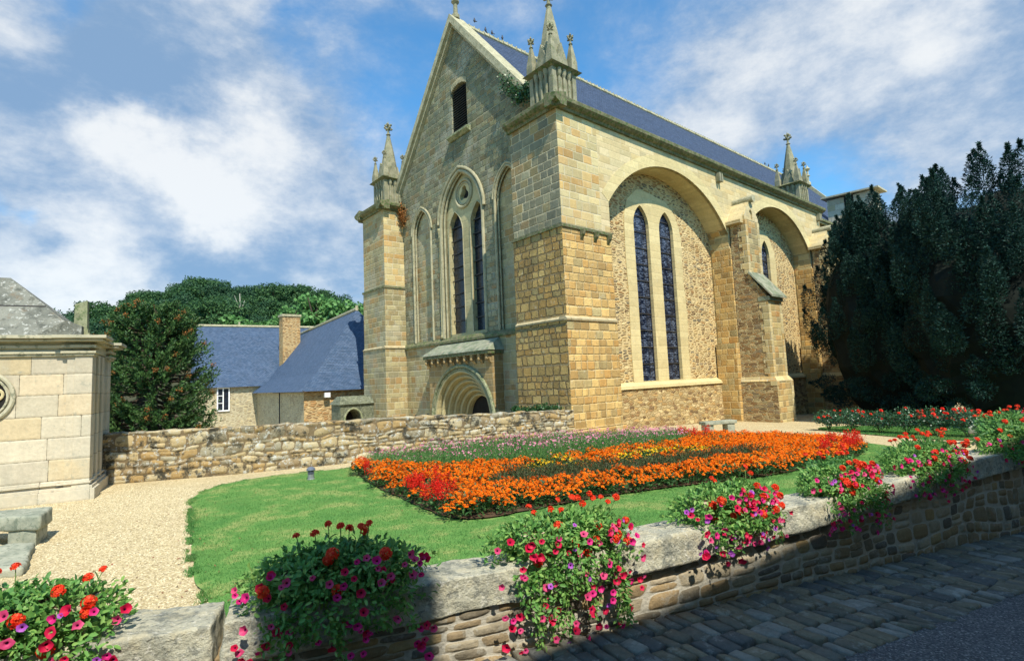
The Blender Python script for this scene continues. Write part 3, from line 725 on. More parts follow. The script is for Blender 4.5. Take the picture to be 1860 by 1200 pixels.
def fieldstones(Ls, H, ch, cw, seed, amp, ds, cover=0.0):
    """height, id and mask grids for a length x height rubble face"""
    r = np.random.default_rng(seed)
    nu, nv = int(Ls/ds)+1, int(H/ds)+1
    u = np.linspace(0, Ls, nu); v = np.linspace(0, H, nv)
    U, Vv = np.meshgrid(u, v, indexing='ij')
    hz = np.array([[mnoise.fractal(Vector((a*1.6, bb*1.6, seed)), 1.0, 2.0, 3) for bb in v[::3]] for a in u[::3]])
    hz = np.repeat(np.repeat(hz, 3, 0), 3, 1)[:nu, :nv]
    wn = np.array([[(mnoise.noise(Vector((a*1.1, bb*2.0, seed+9))), mnoise.noise(Vector((a*.9, bb*1.5, seed+19)))) for bb in v[::4]] for a in u[::4]])
    wn = np.repeat(np.repeat(wn, 4, 0), 4, 1)[:nu, :nv]
    k_ = np.ones((5, 5))/25
    for q_ in range(2):
        pad = np.pad(wn[:, :, q_], 2, mode='edge'); wn[:, :, q_] = sum(pad[i:i+nu, j:j+nv]*k_[i, j] for i in range(5) for j in range(5))
    U = U+wn[:, :, 0]*ch[1]*.35; Vv = Vv+wn[:, :, 1]*ch[1]*.55; M_ = ch[1]*.6
    best = np.full(U.shape, 9.0); sid = np.zeros(U.shape); dome = np.zeros(U.shape)
    y = -ch[1]*.5
    while y < H+ch[1]:
        h = r.uniform(*ch); x = -r.uniform(0, cw[1])
        while x < Ls+.3:
            w = r.uniform(*cw)*(h/np.mean(ch))**.4
            split = r.random() < 0.22 and h > np.mean(ch)
            for part in ((0, .5), (.5, 1)) if split else ((0, 1),):
                cx = x+w/2+r.normal(0, .01); cy = y+h*(part[0]+part[1])/2+r.normal(0, .008)
                hw = w*.5*r.uniform(.84, .99); hh = h*(part[1]-part[0])*.5*r.uniform(.8, .98)
                an = r.normal(0, .05); idd = r.random(); am = r.uniform(.5, 1.0)
                i0, i1 = max(0, int((cx-hw-M_)/ds)), min(nu, int((cx+hw+M_)/ds)+2)
                j0, j1 = max(0, int((cy-hh-M_)/ds)), min(nv, int((cy+hh+M_)/ds)+2)
                if i0 >= i1 or j0 >= j1: continue
                a, c = U[i0:i1, j0:j1]-cx, Vv[i0:i1, j0:j1]-cy
                a2 = (a*math.cos(an)+c*math.sin(an))/hw; c2 = (-a*math.sin(an)+c*math.cos(an))/hh
                p = r.uniform(2.8, 7)
                d = (np.abs(a2)**p+np.abs(c2)**p)**(1/p)+hz[i0:i1, j0:j1]*.14
                sub = d < best[i0:i1, j0:j1]
                best[i0:i1, j0:j1][sub] = d[sub]; sid[i0:i1, j0:j1][sub] = idd
                dm = np.clip(1-np.clip(d, 0, 1)**3.5, 0, 1)*am
                dome[i0:i1, j0:j1][sub] = dm[sub]
            x += w
        y += h
    msk = np.clip((1.02-best)*6, 0, 1)
    hgt = dome*amp+hz*amp*.35+r.normal(0, amp*.04, U.shape)
    return u, v, hgt, sid, msk
def polyline(pts, s):
    pts = np.array(pts, float); seg = np.hypot(*np.diff(pts, axis=0).T); cum = np.concatenate([[0], np.cumsum(seg)])
    x = np.interp(s, cum, pts[:, 0]); y = np.interp(s, cum, pts[:, 1])
    return x, y, cum[-1]
def rubble_face(pts, zb, zt, ch, cw, amp, ds, seed, name, mat, parent, side=-1, topw=0.4):
    """face follows the polyline pts; outward is to the right (side=-1) of its direction"""
    _, _, Lt = polyline(pts, 0)
    H = max(zt(0), zt(Lt), zt(Lt/2))-min(zb(0), zb(Lt), zb(Lt/2))
    z_lo = min(zb(0), zb(Lt), zb(Lt/2))
    u, v, hg, sid, msk = fieldstones(Lt, H, ch, cw, seed, amp, ds)
    e = 0.25
    x, y, _ = polyline(pts, u)
    xa, ya, _ = polyline(pts, np.clip(u-e, 0, Lt)); xb, yb, _ = polyline(pts, np.clip(u+e, 0, Lt))
    tx, ty = xb-xa, yb-ya; l = np.hypot(tx, ty); tx /= l; ty /= l
    nx, ny = (ty, -tx) if side == -1 else (-ty, tx)
    nu, nv = len(u), len(v)
    zz = np.empty((nu, nv))
    for i, s in enumerate(u): zz[i] = zb(s)+(v/H)*(zt(s)-zb(s))
    X = x[:, None]+nx[:, None]*hg; Y = y[:, None]+ny[:, None]*hg
    V = np.stack([X, Y, zz], 2)
    # top course closes backwards
    jt = np.array([mnoise.noise(Vector((s*2.1, seed, 0))) for s in u])*amp*1.5
    top = np.stack([x-nx*topw*.15, y-ny*topw*.15, zz[:, -1]+.02+jt], 1)[:, None]
    mid = np.stack([x-nx*topw*.6, y-ny*topw*.6, zz[:, -1]+.03+jt], 1)[:, None]
    bk = np.stack([x-nx*topw, y-ny*topw, zz[:, -1]], 1)[:, None]
    bb = np.stack([x-nx*topw, y-ny*topw, np.array([zb(s)-.3 for s in u])], 1)[:, None]
    V = np.concatenate([V, top, mid, bk, bb], 1); n2 = nv+4
    sid = np.concatenate([sid]+[sid[:, -1:]]*4, 1); msk = np.concatenate([msk]+[np.full((nu, 1), .9)]*4, 1)
    I = np.arange(nu*n2).reshape(nu, n2)
    a, b_, c, d = I[:-1, :-1].ravel(), I[1:, :-1].ravel(), I[1:, 1:].ravel(), I[:-1, 1:].ravel()
    F = np.stack([a, b_, c, d], 1) if side == -1 else np.stack([a, d, c, b_], 1)
    o = npmesh(name, V.reshape(-1, 3), F, mat, parent, attr={'sid': sid.ravel(), 'msk': msk.ravel()}, smooth=True)
    return o
def roughslab(name, mat, parent, poly4, z0, z1, seed=0, amp=.02, div=.045, loc=None, roundr=.05):
    """quarried slab: four plan corners, rounded and roughened"""
    bm = bmesh.new()
    vs = [bm.verts.new((p[0], p[1], z0)) for p in poly4]+[bm.verts.new((p[0], p[1], z1)) for p in poly4]
    for f in ((0, 3, 2, 1), (4, 5, 6, 7), (0, 1, 5, 4), (1, 2, 6, 5), (2, 3, 7, 6), (3, 0, 4, 7)): bm.faces.new([vs[i] for i in f])
    bmesh.ops.bevel(bm, geom=bm.edges[:], offset=roundr, segments=3, affect='EDGES', profile=.6)
    for _ in range(6):
        es = [e for e in bm.edges if e.calc_length() > div*1.5]
        if not es or len(bm.verts) > 30000: break
        bmesh.ops.subdivide_edges(bm, edges=es, cuts=1, use_grid_fill=True)
    bmesh.ops.triangulate(bm, faces=[f for f in bm.faces if len(f.verts) > 4])
    bmesh.ops.recalc_face_normals(bm, faces=bm.faces)
    bm.normal_update()
    for v in bm.verts:
        p = Vector(v.co)+Vector((seed*3.3, seed, 0))
        d = mnoise.fractal(p*2.2, 1.0, 2.0, 3)*amp*1.6+mnoise.fractal(p*9, 1.0, 2.0, 4)*amp*.7
        v.co += v.normal*d
    off = ORG[parent.name] if parent is not None else Vector(loc or (0, 0, 0))
    for v in bm.verts: v.co -= off
    for f in bm.faces: f.smooth = True
    me = bpy.data.meshes.new(name); bm.to_mesh(me); bm.free()
    uvbox(me)
    return link(me, name, mat, parent, loc)
# ---------------------------------------------------------------- church
CH = thing('church', 'tall gothic stone church with slate roof, pinnacled corner piers and deep arched bays', 'church', (17.25, 16.7, 0))
X0, Y0 = 17.25, 16.7
XA, YA = 18.8, 18.0          # west wall plane, recessed bay plane
ZC = 15.0
def P_(poly, fr, d, name, mat, parent=CH, holes=(), **kw):
    b = B(); b.prism(poly, fr['o'], fr['u'], fr['v'], fr['w'], d, holes)
    return b.build(name, mat, parent, **kw)
ar1 = dict(cx=26.42, hw=5.78, zs=11.1, rise=2.93)
ar2 = dict(cx=39.66, hw=5.15, zs=11.45, rise=2.66)
def notch(a): return arch(a['cx'], a['hw'], -1.6, a['zs'], 'seg', a['rise'], 32)
outer = [(20.0, -1.6)]+notch(ar1)+notch(ar2)+[(47.3, -1.6), (47.3, ZC), (20.0, ZC)]
def sidemat(c, n):
    if abs(n.y) < .5 and abs(n.z) < .75 and c.z < 11.3: return 1
    if abs(n.y) < .5: return 2
    return 0
P_(outer, XZ(Y0), 1.3, 'nave_arcade_wall', [M['upper'], M['mixed'], M['dress']], matfn=sidemat)
# voussoir ring round each big arch, a hair proud
for a in (ar1, ar2):
    i = arch(a['cx'], a['hw'], a['zs']-.01, a['zs'], 'seg', a['rise'], 32)[1:-1]
    r = (a['hw']**2+a['rise']**2)/(2*a['rise']); cz = a['zs']+a['rise']-r
    o_ = [(a['cx']+(x-a['cx'])*(r+.62)/r, cz+(z-cz)*(r+.62)/r) for x, z in i]
    o_ = [(min(max(x, 20.05), 47.0), z) for x, z in o_]
    P_(i+o_[::-1], dict(o=(0, Y0-.012, 0), u=(1, 0, 0), v=(0, 0, 1), w=(0, 1, 0)), .2, 'arch_voussoirs', M['dress'])
# lower casings between the bays
for x0, x1 in ((32.2, 34.51), (44.81, 47.3)):
    b = B(); b.box((x0-.02 if x0 > 40 else x0-.02, Y0-.07, -1.6), (x1+.02, Y0+1.2, 10.2))
    b.box((x0-.35, Y0-.10, -1.6), (x1+.06, Y0+1.2, 4.2)); b.build('bay_pier', M['ochre'], CH)
# recessed walls of the bays and the choir beyond
def lights(cx, hw, gap, z0, zs, rise):
    return [arch(cx-gap/2-hw, hw, z0, zs, 'point', rise, 14), arch(cx+gap/2+hw, hw, z0, zs, 'point', rise, 14)]
L1 = lights(26.13, .70, 1.0, 2.15, 10.85, 1.2)
L2 = lights(38.85, .62, 1.0, 2.15, 10.85, 1.2)
def grow(l, e):
    xm = (l[0][0]+l[-1][0])/2
    return [(x+(e if x > xm else -e if x < xm else 0), z+(e if z > 3 else -e)) for x, z in l]
P_(rect(20.2, -1.6, 72, 15.0), XZ(YA), .9, 'recessed_side_wall', M['rubble'], holes=[grow(l, .08) for l in L1+L2])
for nm, LL, cx in (('a', L1, 26.13), ('b', L2, 38.85)):
    hwid = 2.72
    out = [(cx-hwid, 2.02), (cx-hwid-.05, 4), (cx-hwid+.03, 7), (cx-hwid-.04, 9), (cx-hwid+.02, 11.2), (cx-hwid+.35, 12.2), (cx-1.55, 12.85), (cx-1.15, 13.0), (cx-.2, 12.9), (cx+.8, 12.75), (cx+1.5, 12.6), (cx+2.1, 12.1), (cx+hwid-.2, 11.4), (cx+hwid, 10.6), (cx+hwid-.05, 8), (cx+hwid+.1, 6), (cx+hwid-.03, 4), (cx+hwid+.04, 2.02)]
    b = B(); fr = XZ(YA-.04); b.prism(out, fr['o'], fr['u'], fr['v'], fr['w'], .38, LL)
    sr = b.build('window_surround', M['dress'], CH)
    for l in LL:
        gb = B(); fr = XZ(YA+.20)
        big = [(l[0][0]-.1, l[0][1]-.1)]+[(x, z) for x, z in l[1:-1]]+[(l[-1][0]+.1, l[-1][1]-.1)]
        xm = (l[0][0]+l[-1][0])/2
        big = [(xm+(x-xm)*1.12, z+(.08 if z > 3 else -.05)) for x, z in l]
        gb.prism(big, fr['o'], fr['u'], fr['v'], fr['w'], .05)
        w_ = gb.build('lancet_window', M['glass'], CH)
        bb = B()
        for z in np.arange(3.1, 11.9, .93): bb.box((l[0][0], YA+.14, z-.025), (l[-1][0], YA+.18, z+.025))
        fr_ = [(x, YA+.17, z) for x, z in l[1:-1]]
        bb.tube([(l[0][0]+.02, YA+.17, l[0][1])]+fr_+[(l[-1][0]-.02, YA+.17, l[-1][1])], .025, 4)
        for k in (1, 2):
            xx = l[0][0]+(l[-1][0]-l[0][0])*k/3
            bb.box((xx-.006, YA+.15, 2.15), (xx+.006, YA+.165, 11.4))
        bb.build('saddle_bars', M['iron'], w_)
# low rubble apron with sloping sill
for x0, x1 in ((20.62, 32.0), (34.5, 44.75)):
    b = B(); b.prism([(YA+.05, -1.6), (YA-.30, -1.6), (YA-.26, 1.78), (YA+.05, 1.78)], (x0, 0, 0), (0, 1, 0), (0, 0, 1), (1, 0, 0), x1-x0)
    b.build('apron_wall', M['rubblelow'], CH)
    b = B(); b.prism([(YA+.02, 1.78), (YA-.36, 1.78), (YA-.34, 1.92), (YA+.02, 2.13)], (x0, 0, 0), (0, 1, 0), (0, 0, 1), (1, 0, 0), x1-x0)
    b.build('window_sill', M['dress'], CH)
# corner piers
def pier(y0, y1, near):
    pr = B(); pr.box((X0, y0, 9.42), (20.0, y1, ZC))
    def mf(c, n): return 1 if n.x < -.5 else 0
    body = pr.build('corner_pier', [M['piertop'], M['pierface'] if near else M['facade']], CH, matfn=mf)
    b = B(); b.box((X0-.05, y0-.05, 5.2), (20.62 if near else 19.4, y1+.05, 9.42))
    b.box((X0-.11, y0-.11, -2.2), (20.62 if near else 19.4, y1+.10, 5.1))
    if near:
        b.box((X0-.2, y0-.2, -2.2), (20.75, y1+.15, .28))
    b.build('pier_base', [M['ochre'] if near else M['facade'], M['rock'] if near else M['facade']], CH, matfn=mf, bevel=.03)
    b = B()
    b.prism([(-.17, 5.06), (-.19, 5.14), (-.05, 5.26), (.3, 5.26), (.3, 5.06)], (X0, y0+.0, 0), (1, 0, 0), (0, 0, 1), (0, 1, 0), y1-y0)
    b.prism([(-.17, 5.06), (-.19, 5.14), (-.05, 5.26), (.3, 5.26), (.3, 5.06)], (X0-.17, y0, 0), (0, 1, 0), (0, 0, 1), (1, 0, 0), 3.5 if near else 1.6)
    b.build('string_course', M['string'], CH)
    b = B()
    b.box((X0-.12, y0-.12, 9.32), (20.6 if near else 19.0, y1+.1, 9.46))
    if near:
        for k in range(3):
            x = 18.35+k*.95
            b.prism([(0, 9.32), (-.26, 9.32), (-.2, 9.1), (0, 8.85)], (x, Y0-.05, 0), (0, 1, 0), (0, 0, 1), (1, 0, 0), .16)
    b.build('corbel_band', M['cornice'], CH)
    return body
np_ = pier(16.7, 20.05, True)
fp_ = pier(34.1, 37.45, False)
# cornices
b = B()
prof = [(0.3, 14.92), (-.12, 14.92), (-.16, 15.04), (-.30, 15.10), (-.42, 15.20), (-.44, 15.36), (-.38, 15.42), (0.3, 15.60)]
b.prism(prof, (X0-.44, Y0, 0), (0, 1, 0), (0, 0, 1), (1, 0, 0), 47.75-X0+.44)
b.prism([(a, z+.003) for a, z in prof], (X0, Y0-.43, 0), (1, 0, 0), (0, 0, 1), (0, 1, 0), 3.85)
b.build('cornice', M['cornice'], CH)
b = B()
b.prism(prof, (X0, 34.1-.42, 0), (1, 0, 0), (0, 0, 1), (0, 1, 0), 4.3)
b.prism([(a, z+.003) for a, z in prof], (X0-.43, 34.1, 0), (0, 1, 0), (0, 0, 1), (1, 0, 0), 2.2)
b.prism([(-a, z-.003) for a, z in prof], (X0-.43, 37.45, 0), (0, 1, 0), (0, 0, 1), (1, 0, 0), 2.8)
b.build('cornice', M['cornice'], CH)
b = B(); b.box((X0+.05, Y0+.05, 15.3), (47.2, 18.4, 15.5)); b.box((X0+.05, 16.75, 15.31), (20.3, 20.0, 15.62)); b.build('gutter_parapet', M['cornice'], CH)
b = B(); b.box((X0+.05, 34.15, 15.3), (20.3, 37.4, 15.62))
b.build('gutter_parapet', M['cornice'], CH)
b = B(); b.box((47.2, 17.62, 14.9), (72, 18.2, 15.25)); b.box((47.2, 17.5, 15.1), (72, 17.7, 15.3))
b.build('gutter_parapet', M['cornice'], CH)
# rainwater outlets
for x in (31.4, 46.9):
    b = B(); b.box((x-.2, Y0-.3, 14.3), (x-.02, Y0+.1, 14.85)); b.box((x+.06, Y0-.3, 14.3), (x+.22, Y0+.1, 14.85)); b.build('water_spout', M['pinn'], CH)
# main roof
RZ, RY = 25.5, 26.75
b = B()
b.prism([(17.9, 15.3), (RY, RZ), (35.6, 15.3)], (19.3, 0, 0), (0, 1, 0), (0, 0, 1), (1, 0, 0), 54.0)
roof = b.build('main_roof', M['slate'], CH)
b = B()
for i in range(132):
    x = 19.5+i*.405
    r_ = .17+.02*math.sin(i*1.7)
    b.tube([(x, RY, RZ+.02), (x+.36, RY, RZ+.0)], r_, 7)
    b.box((x-.03, RY-.06, RZ+.15), (x+.05, RY+.06, RZ+.26))
b.build('ridge_tiles', M['coping'], roof)
# east gable parapet with finial
b = B()
b.prism([(17.6, 15.2), (RY, RZ+.55), (36, 15.2)], (73.2, 0, 0), (0, 1, 0), (0, 0, 1), (1, 0, 0), .6)
b.lathe([(.3, 0), (.3, .3), (.12, .45), (.12, 1.1), (.28, 1.2), (.12, 1.35), (.1, 1.8), (.35, 2.1), (.1, 2.4), (.02, 2.7)], (73.5, RY, RZ+.4), 8)
b.build('east_gable', M['coping'], CH)
# west wall with its openings
wa = arch(26.8, 2.25, 5.32, 12.55, 'point', 3.1, 20)
ba1 = arch(22.2, 1.18, 5.32, 12.7, 'point', 1.75, 14)
ba2 = arch(31.5, 1.18, 5.32, 12.7, 'point', 1.75, 14)
lv = arch(26.6, .84, 18.05, 20.95, 'seg', .28, 8)
por = arch(26.25, 3.0, -2.1, .35, 'round', 3.0, 24)
P_([(19.0, -2.2)]+por+[(35.2, -2.2), (35.2, 5.0), (19.0, 5.0)], YZ(XA-.05), .9, 'west_wall_base', M['facade'])
P_([(19.0, 5.0), (35.2, 5.0), (35.2, 13.0), (35.55, 15.2), (RY, 25.25), (18.0, 15.2), (19.0, 13.0)], YZ(XA), .95, 'west_wall', M['gablemix'], holes=[wa, ba1, ba2, lv])
for yc_ in (22.2, 31.5): P_(rect(yc_-1.5, 5.1, yc_+1.5, 15.2), YZ(XA+.28), .3, 'blind_arch_back', M['facade'])
# main string course
b = B(); b.prism([(-.2, 4.98), (-.2, 5.12), (-.02, 5.34), (.3, 5.34), (.3, 4.98)], (XA, 19.9, 0), (1, 0, 0), (0, 0, 1), (0, 1, 0), 14.4)
b.build('string_course', M['cornice'], CH)
# mouldings
b = B()
for a_, r_ in ((wa, .11), (ba1, .08), (ba2, .08)):
    b.tube([(XA-.02, y, z) for y, z in a_], r_, 8)
    ins = [(y+(np.mean([p[0] for p in a_])-y)*.07, z-.08) for y, z in a_]
    b.tube([(XA+.14, y, z) for y, z in ins], r_*.7, 6)
b.tube([(XA-.08, y+(y-26.8)*.10, z+.22) for y, z in wa[1:-1]], .10, 8)
b.tube([(XA-.05, y+(y-22.2)*.12, z+.14) for y, z in ba1[1:-1]], .07, 8)
b.tube([(XA-.05, y+(y-31.5)*.12, z+.14) for y, z in ba2[1:-1]], .07, 8)
b.build('arch_mouldings', M['facadetrim'], CH)
# main west window
XW = XA+.30
lw = [arch(25.45, .82, 5.55, 11.9, 'point', 1.5, 14), arch(27.85, .80, 5.55, 11.9, 'point', 1.45, 14)]
oc = circ(26.8, 14.22, .50, 6)
tre = []
for k in range(3):
    a0 = math.pi/2+k*2*math.pi/3
    c0 = (26.8+.26*math.cos(a0), 14.25+.26*math.sin(a0))
    for q in range(-4, 5): tre.append((c0[0]+.24*math.cos(a0+q*.42), c0[1]+.24*math.sin(a0+q*.42)))
wt = P_(arch(26.8, 2.32, 5.2, 12.55, 'point', 3.2, 20), YZ(XW), .35, 'west_window_tracery', M['facadedress'], holes=lw+[tre])
b = B()
b.tube([(XW-.04, y, z) for y, z in circ(26.8, 14.25, .86, 24)], .09, 8, closed=True)
b.tube([(XW-.02, y, z) for y, z in circ(26.8, 14.25, .68, 24)], .05, 6, closed=True)
for l in lw: b.tube([(XW-.02, y, z) for y, z in l], .035, 6)
b.build('oculus_moulding', M['facadetrim'], wt)
for l in lw+[tre]:
    ys = [p[0] for p in l]; ym = (min(ys)+max(ys))/2
    gb = B(); fr = YZ(XW+.3); gb.prism([(ym+(y-ym)*1.1, z) for y, z in l], fr['o'], fr['u'], fr['v'], fr['w'], .04)
    w_ = gb.build('lancet_window' if l is not tre else 'trefoil_window', M['glassdark'], CH)
    if l is not tre:
        bb = B()
        for z in np.arange(6.4, 13, .86): bb.box((XW+.18, min(ys)-.02, z-.03), (XW+.22, max(ys)+.02, z+.03))
        bb.build('saddle_bars', M['iron'], w_)
# colonnette at the left of the window
b = B()
cy_ = 29.22
b.lathe([(.16, 5.34), (.16, 5.5), (.11, 5.6), (.13, 5.72), (.09, 5.8), (.085, 11.9), (.12, 11.95), (.09, 12.05), (.16, 12.4), (.18, 12.5)], (XA-.02, cy_, 0), 12)
b.build('colonnette', M['facadedress'], CH, smooth=True)
# louvre window
b = B()
for z in np.arange(18.1, 21.1, .16): b.hexa([(XA+.1, 25.76, z), (XA+.35, 25.76, z+.12), (XA+.35, 27.44, z+.12), (XA+.1, 27.44, z), (XA+.1, 25.76, z+.03), (XA+.35, 25.76, z+.15), (XA+.35, 27.44, z+.15), (XA+.1, 27.44, z+.03)])
b.box((XA+.5, 25.6, 18), (XA+.55, 27.6, 21.4))
b.build('louvre', M['wood'], CH)
b = B(); b.prism([(-.32, 17.9), (-.32, 18.02), (.2, 18.12), (.2, 17.75), (-.1, 17.75)], (XA, 25.45, 0), (1, 0, 0), (0, 0, 1), (0, 1, 0), 2.2)
b.build('louvre_sill', M['lichen'], CH)
b = B()
for k, p in enumerate(lv[1:-1]):
    pass
i = lv[1:-1]; cxm = 26.55
for k in range(12):
    f0 = k/12; 
    a = f0*(len(i)-1); k0 = int(a); fr_ = a-k0
    y = i[k0][0]+(i[min(k0+1, len(i)-1)][0]-i[k0][0])*fr_; z = i[k0][1]+(i[min(k0+1, len(i)-1)][1]-i[k0][1])*fr_
    b.box((XA-.05, y-.05, z), (XA+.2, y+.03, z+.34))
b.build('louvre_arch', M['facadetrim'], CH)
# gable coping
b = B()
for s in (-1, 1):
    p0 = (RY, RZ+.35); p1 = (RY+s*8.75, RZ+.35-10.25)
    dy, dz = p1[0]-p0[0], p1[1]-p0[1]; l = math.hypot(dy, dz); ny, nz = -dz/l*s, dy/l*s
    if nz < 0: ny, nz = -ny, -nz
    q = [p0, p1, (p1[0]-ny*.38, p1[1]-nz*.38), (p0[0], p0[1]-.55)]
    b.prism(q, (XA-.42, 0, 0), (0, 1, 0), (0, 0, 1), (1, 0, 0), 1.15)
    q2 = [(p0[0], p0[1]-.55), (p1[0]-ny*.38, p1[1]-nz*.38), (p1[0]-ny*.55, p1[1]-nz*.55), (p0[0], p0[1]-.8)]
    b.prism(q2, (XA-.22, 0, 0), (0, 1, 0), (0, 0, 1), (1, 0, 0), .5)
b.build('gable_coping', M['coping'], CH)
b = B(); b.lathe([(.26, 0), (.26, .25), (.15, .35), (.13, 1.0), (.26, 1.12), (.26, 1.22), (.12, 1.32), (.10, 1.9), (.3, 2.1), (.12, 2.3), (.2, 2.5), (.02, 2.8)], (XA+.1, RY, RZ+.2), 8)
b.build('gable_finial', M['pinn'], CH)
# portal
por_blk = [(23.2, -2.2)]+por+[(29.75, -2.2), (29.75, 4.3), (23.2, 4.3)]
pt = P_(por_blk, YZ(18.0), .82, 'portal', M['facadewarm'])
rad = [3.0, 2.72, 2.44, 2.16, 1.88, 1.60, 1.34]
cy2 = 26.25
for k in range(6):
    r0, r1 = rad[k], rad[k+1]
    b = B()
    oo = arch(cy2, r0+.12, -2.1, .35, 'round', r0+.12, 28); ii = arch(cy2, r1, -2.1, .35, 'round', r1, 28)
    b.prism(oo+ii[::-1], (18.03+k*.27, 0, 0), (0, 1, 0), (0, 0, 1), (1, 0, 0), .30)
    b.tube([(18.02+k*.27, y, z) for y, z in arch(cy2, r1+.08, -2.1, .35, 'round', r1+.08, 28)], .075, 8)
    b.tube([(18.16+k*.27, y, z) for y, z in arch(cy2, r1+.02, -2.1, .35, 'round', r1+.02, 28)], .04, 6)
    b.build('portal_arch_order', M['facadedress'], pt)
b = B(); b.tube([(17.96, y, z) for y, z in arch(cy2, 3.12, -2.1, .35, 'round', 3.12, 30)], .11, 8); b.tube([(17.99, y, z) for y, z in arch(cy2, 2.93, -2.1, .35, 'round', 2.93, 30)], .06, 8)
b.build('hood_mould', M['lichen'], pt)
b = B(); b.box((19.7, 24.4, -2.1), (19.8, 28.1, 2.4)); b.build('door_opening', M['dark'], pt)
b = B()
b.hexa([(17.62, 23.05, 4.22), (18.8, 23.05, 4.22), (18.8, 29.95, 4.22), (17.62, 29.95, 4.22), (17.72, 23.15, 4.36), (18.8, 23.45, 5.0), (18.8, 29.55, 5.0), (17.72, 29.85, 4.36)])
cn = b.build('canopy', M['greenslab'], pt)
b = B(); b.box((17.66, 23.1, 4.02), (18.85, 29.9, 4.215)); b.build('canopy_moulding', M['cornice'], pt)
for y in np.linspace(23.35, 29.65, 10):
    b = B(); b.prism([(0, 4.02), (-.30, 4.02), (-.28, 3.86), (-.16, 3.78), (-.12, 3.62), (0, 3.5)], (18.0, y-.11, 0), (1, 0, 0), (0, 0, 1), (0, 1, 0), .22)
    b.lathe([(.02, 0), (.10, .06), (.11, .14), (.04, .24)], (17.76, y, 3.66), 8)
    b.build('corbel', M['facadewarm'], pt)
for y, z in ((31.3, .1), (32.9, .0)):
    b = B(); b.prism(arch(y, .33, -1.2, z, 'point', .45, 8), (XA-.09, 0, 0), (0, 1, 0), (0, 0, 1), (1, 0, 0), .03)
    b.build('low_niche', M['dark'], CH)
# pinnacles
def fleuron(b, c, s):
    x, y, z = c
    b.lathe([(.10*s, 0), (.18*s, .05*s), (.10*s, .12*s), (.07*s, .35*s), (.12*s, .45*s), (.08*s, .6*s), (.10*s, .8*s), (.03*s, .95*s), (.01, 1.05*s)], c, 8)
    for zz, rr in ((.42, .26), (.66, .20)):
        for k in range(4):
            a = k*math.pi/2+.785*(zz > .5)
            e = Vector((x+math.cos(a)*rr*s, y+math.sin(a)*rr*s, z+(zz+.10)*s))
            b.tube([(x, y, z+zz*s), e], .06*s, 5, r2=.085*s)
            b.lathe([(.02*s, -.07*s), (.085*s, 0), (.02*s, .1*s)], e, 6)
def pinnacle(cx, cy, zb, side=1.75, parent=CH):
    h = side/2
    b = B(); b.box((cx-h+.10, cy-h+.10, zb-.3), (cx+h-.10, cy+h-.10, zb+1.72))
    for sx_ in (-1, 1):
        for sy_ in (-1, 1): b.box((cx+sx_*(h-.13)-.13, cy+sy_*(h-.13)-.13, zb), (cx+sx_*(h-.13)+.13, cy+sy_*(h-.13)+.13, zb+1.71))
    pin = b.build('pinnacle', M['pinn'], parent)
    b = B()
    for k in range(1, 4):
        q = -h+.13+(side-.26)*k/4
        for px, py in ((cx+q, cy-h+.05), (cx+q, cy+h-.05), (cx-h+.05, cy+q), (cx+h-.05, cy+q)):
            b.lathe([(.11, 0), (.11, .08), (.075, .14), (.075, 1.3), (.12, 1.42), (.15, 1.6), (.15, 1.71)], (px, py, zb), 8)
    b.build('arcade_shafts', M['pinn'], pin, smooth=False)
    b = B(); b.hexa([(cx-h-.02, cy-h-.02, zb+1.66), (cx+h+.02, cy-h-.02, zb+1.66), (cx+h+.02, cy+h+.02, zb+1.66), (cx-h-.02, cy+h+.02, zb+1.66), (cx-h-.24, cy-h-.24, zb+1.80), (cx+h+.24, cy-h-.24, zb+1.80), (cx+h+.24, cy+h+.24, zb+1.80), (cx-h-.24, cy+h+.24, zb+1.80)])
    b.hexa([(cx-h-.24, cy-h-.24, zb+1.80), (cx+h+.24, cy-h-.24, zb+1.80), (cx+h+.24, cy+h+.24, zb+1.80), (cx-h-.24, cy+h+.24, zb+1.80), (cx-h+.1, cy-h+.1, zb+1.98), (cx+h-.1, cy-h+.1, zb+1.98), (cx+h-.1, cy+h-.1, zb+1.98), (cx-h+.1, cy+h-.1, zb+1.98)])
    b.build('pinnacle_ledge', M['cornice'], pin)
    z1 = zb+1.92
    b = B(); b.lathe([(.62, 0), (.60, .9), (.40, 2.1), (.10, 3.55), (.10, 3.6)], (cx, cy, z1), 8, rot=math.pi/8)
    for k in range(4):
        a = k*math.pi/2; c, s_ = math.cos(a), math.sin(a)
        # gablet on each side
        pr = [(-.42, 0), (.42, 0), (.36, .35), (0, 1.25), (-.36, .35)]
        b.prism(pr, (cx+c*.72, cy+s_*.72, z1), (-s_, c, 0), (0, 0, 1), (-c, -s_, 0), .45)
    b.build('spire', M['pinn'], pin)
    b = B(); fleuron(b, (cx, cy, z1+3.5), 1.05); b.build('spire_finial', M['pinn'], pin)
    for sx_ in (-1, 1):
        for sy_ in (-1, 1):
            qx, qy = cx+sx_*(h-.12), cy+sy_*(h-.12)
            b = B(); b.lathe([(.29, 0), (.27, .45), (.07, 1.42)], (qx, qy, z1), 4, rot=math.pi/4); fleuron(b, (qx, qy, z1+1.38), .62)
            b.build('corner_spirelet', M['pinn'], pin)
    return pin
pinnacle(18.26, 17.80, 15.55, 1.62)
pinnacle(18.28, 35.05, 15.55, 1.7)
pinnacle(45.8, 17.95, 15.5)
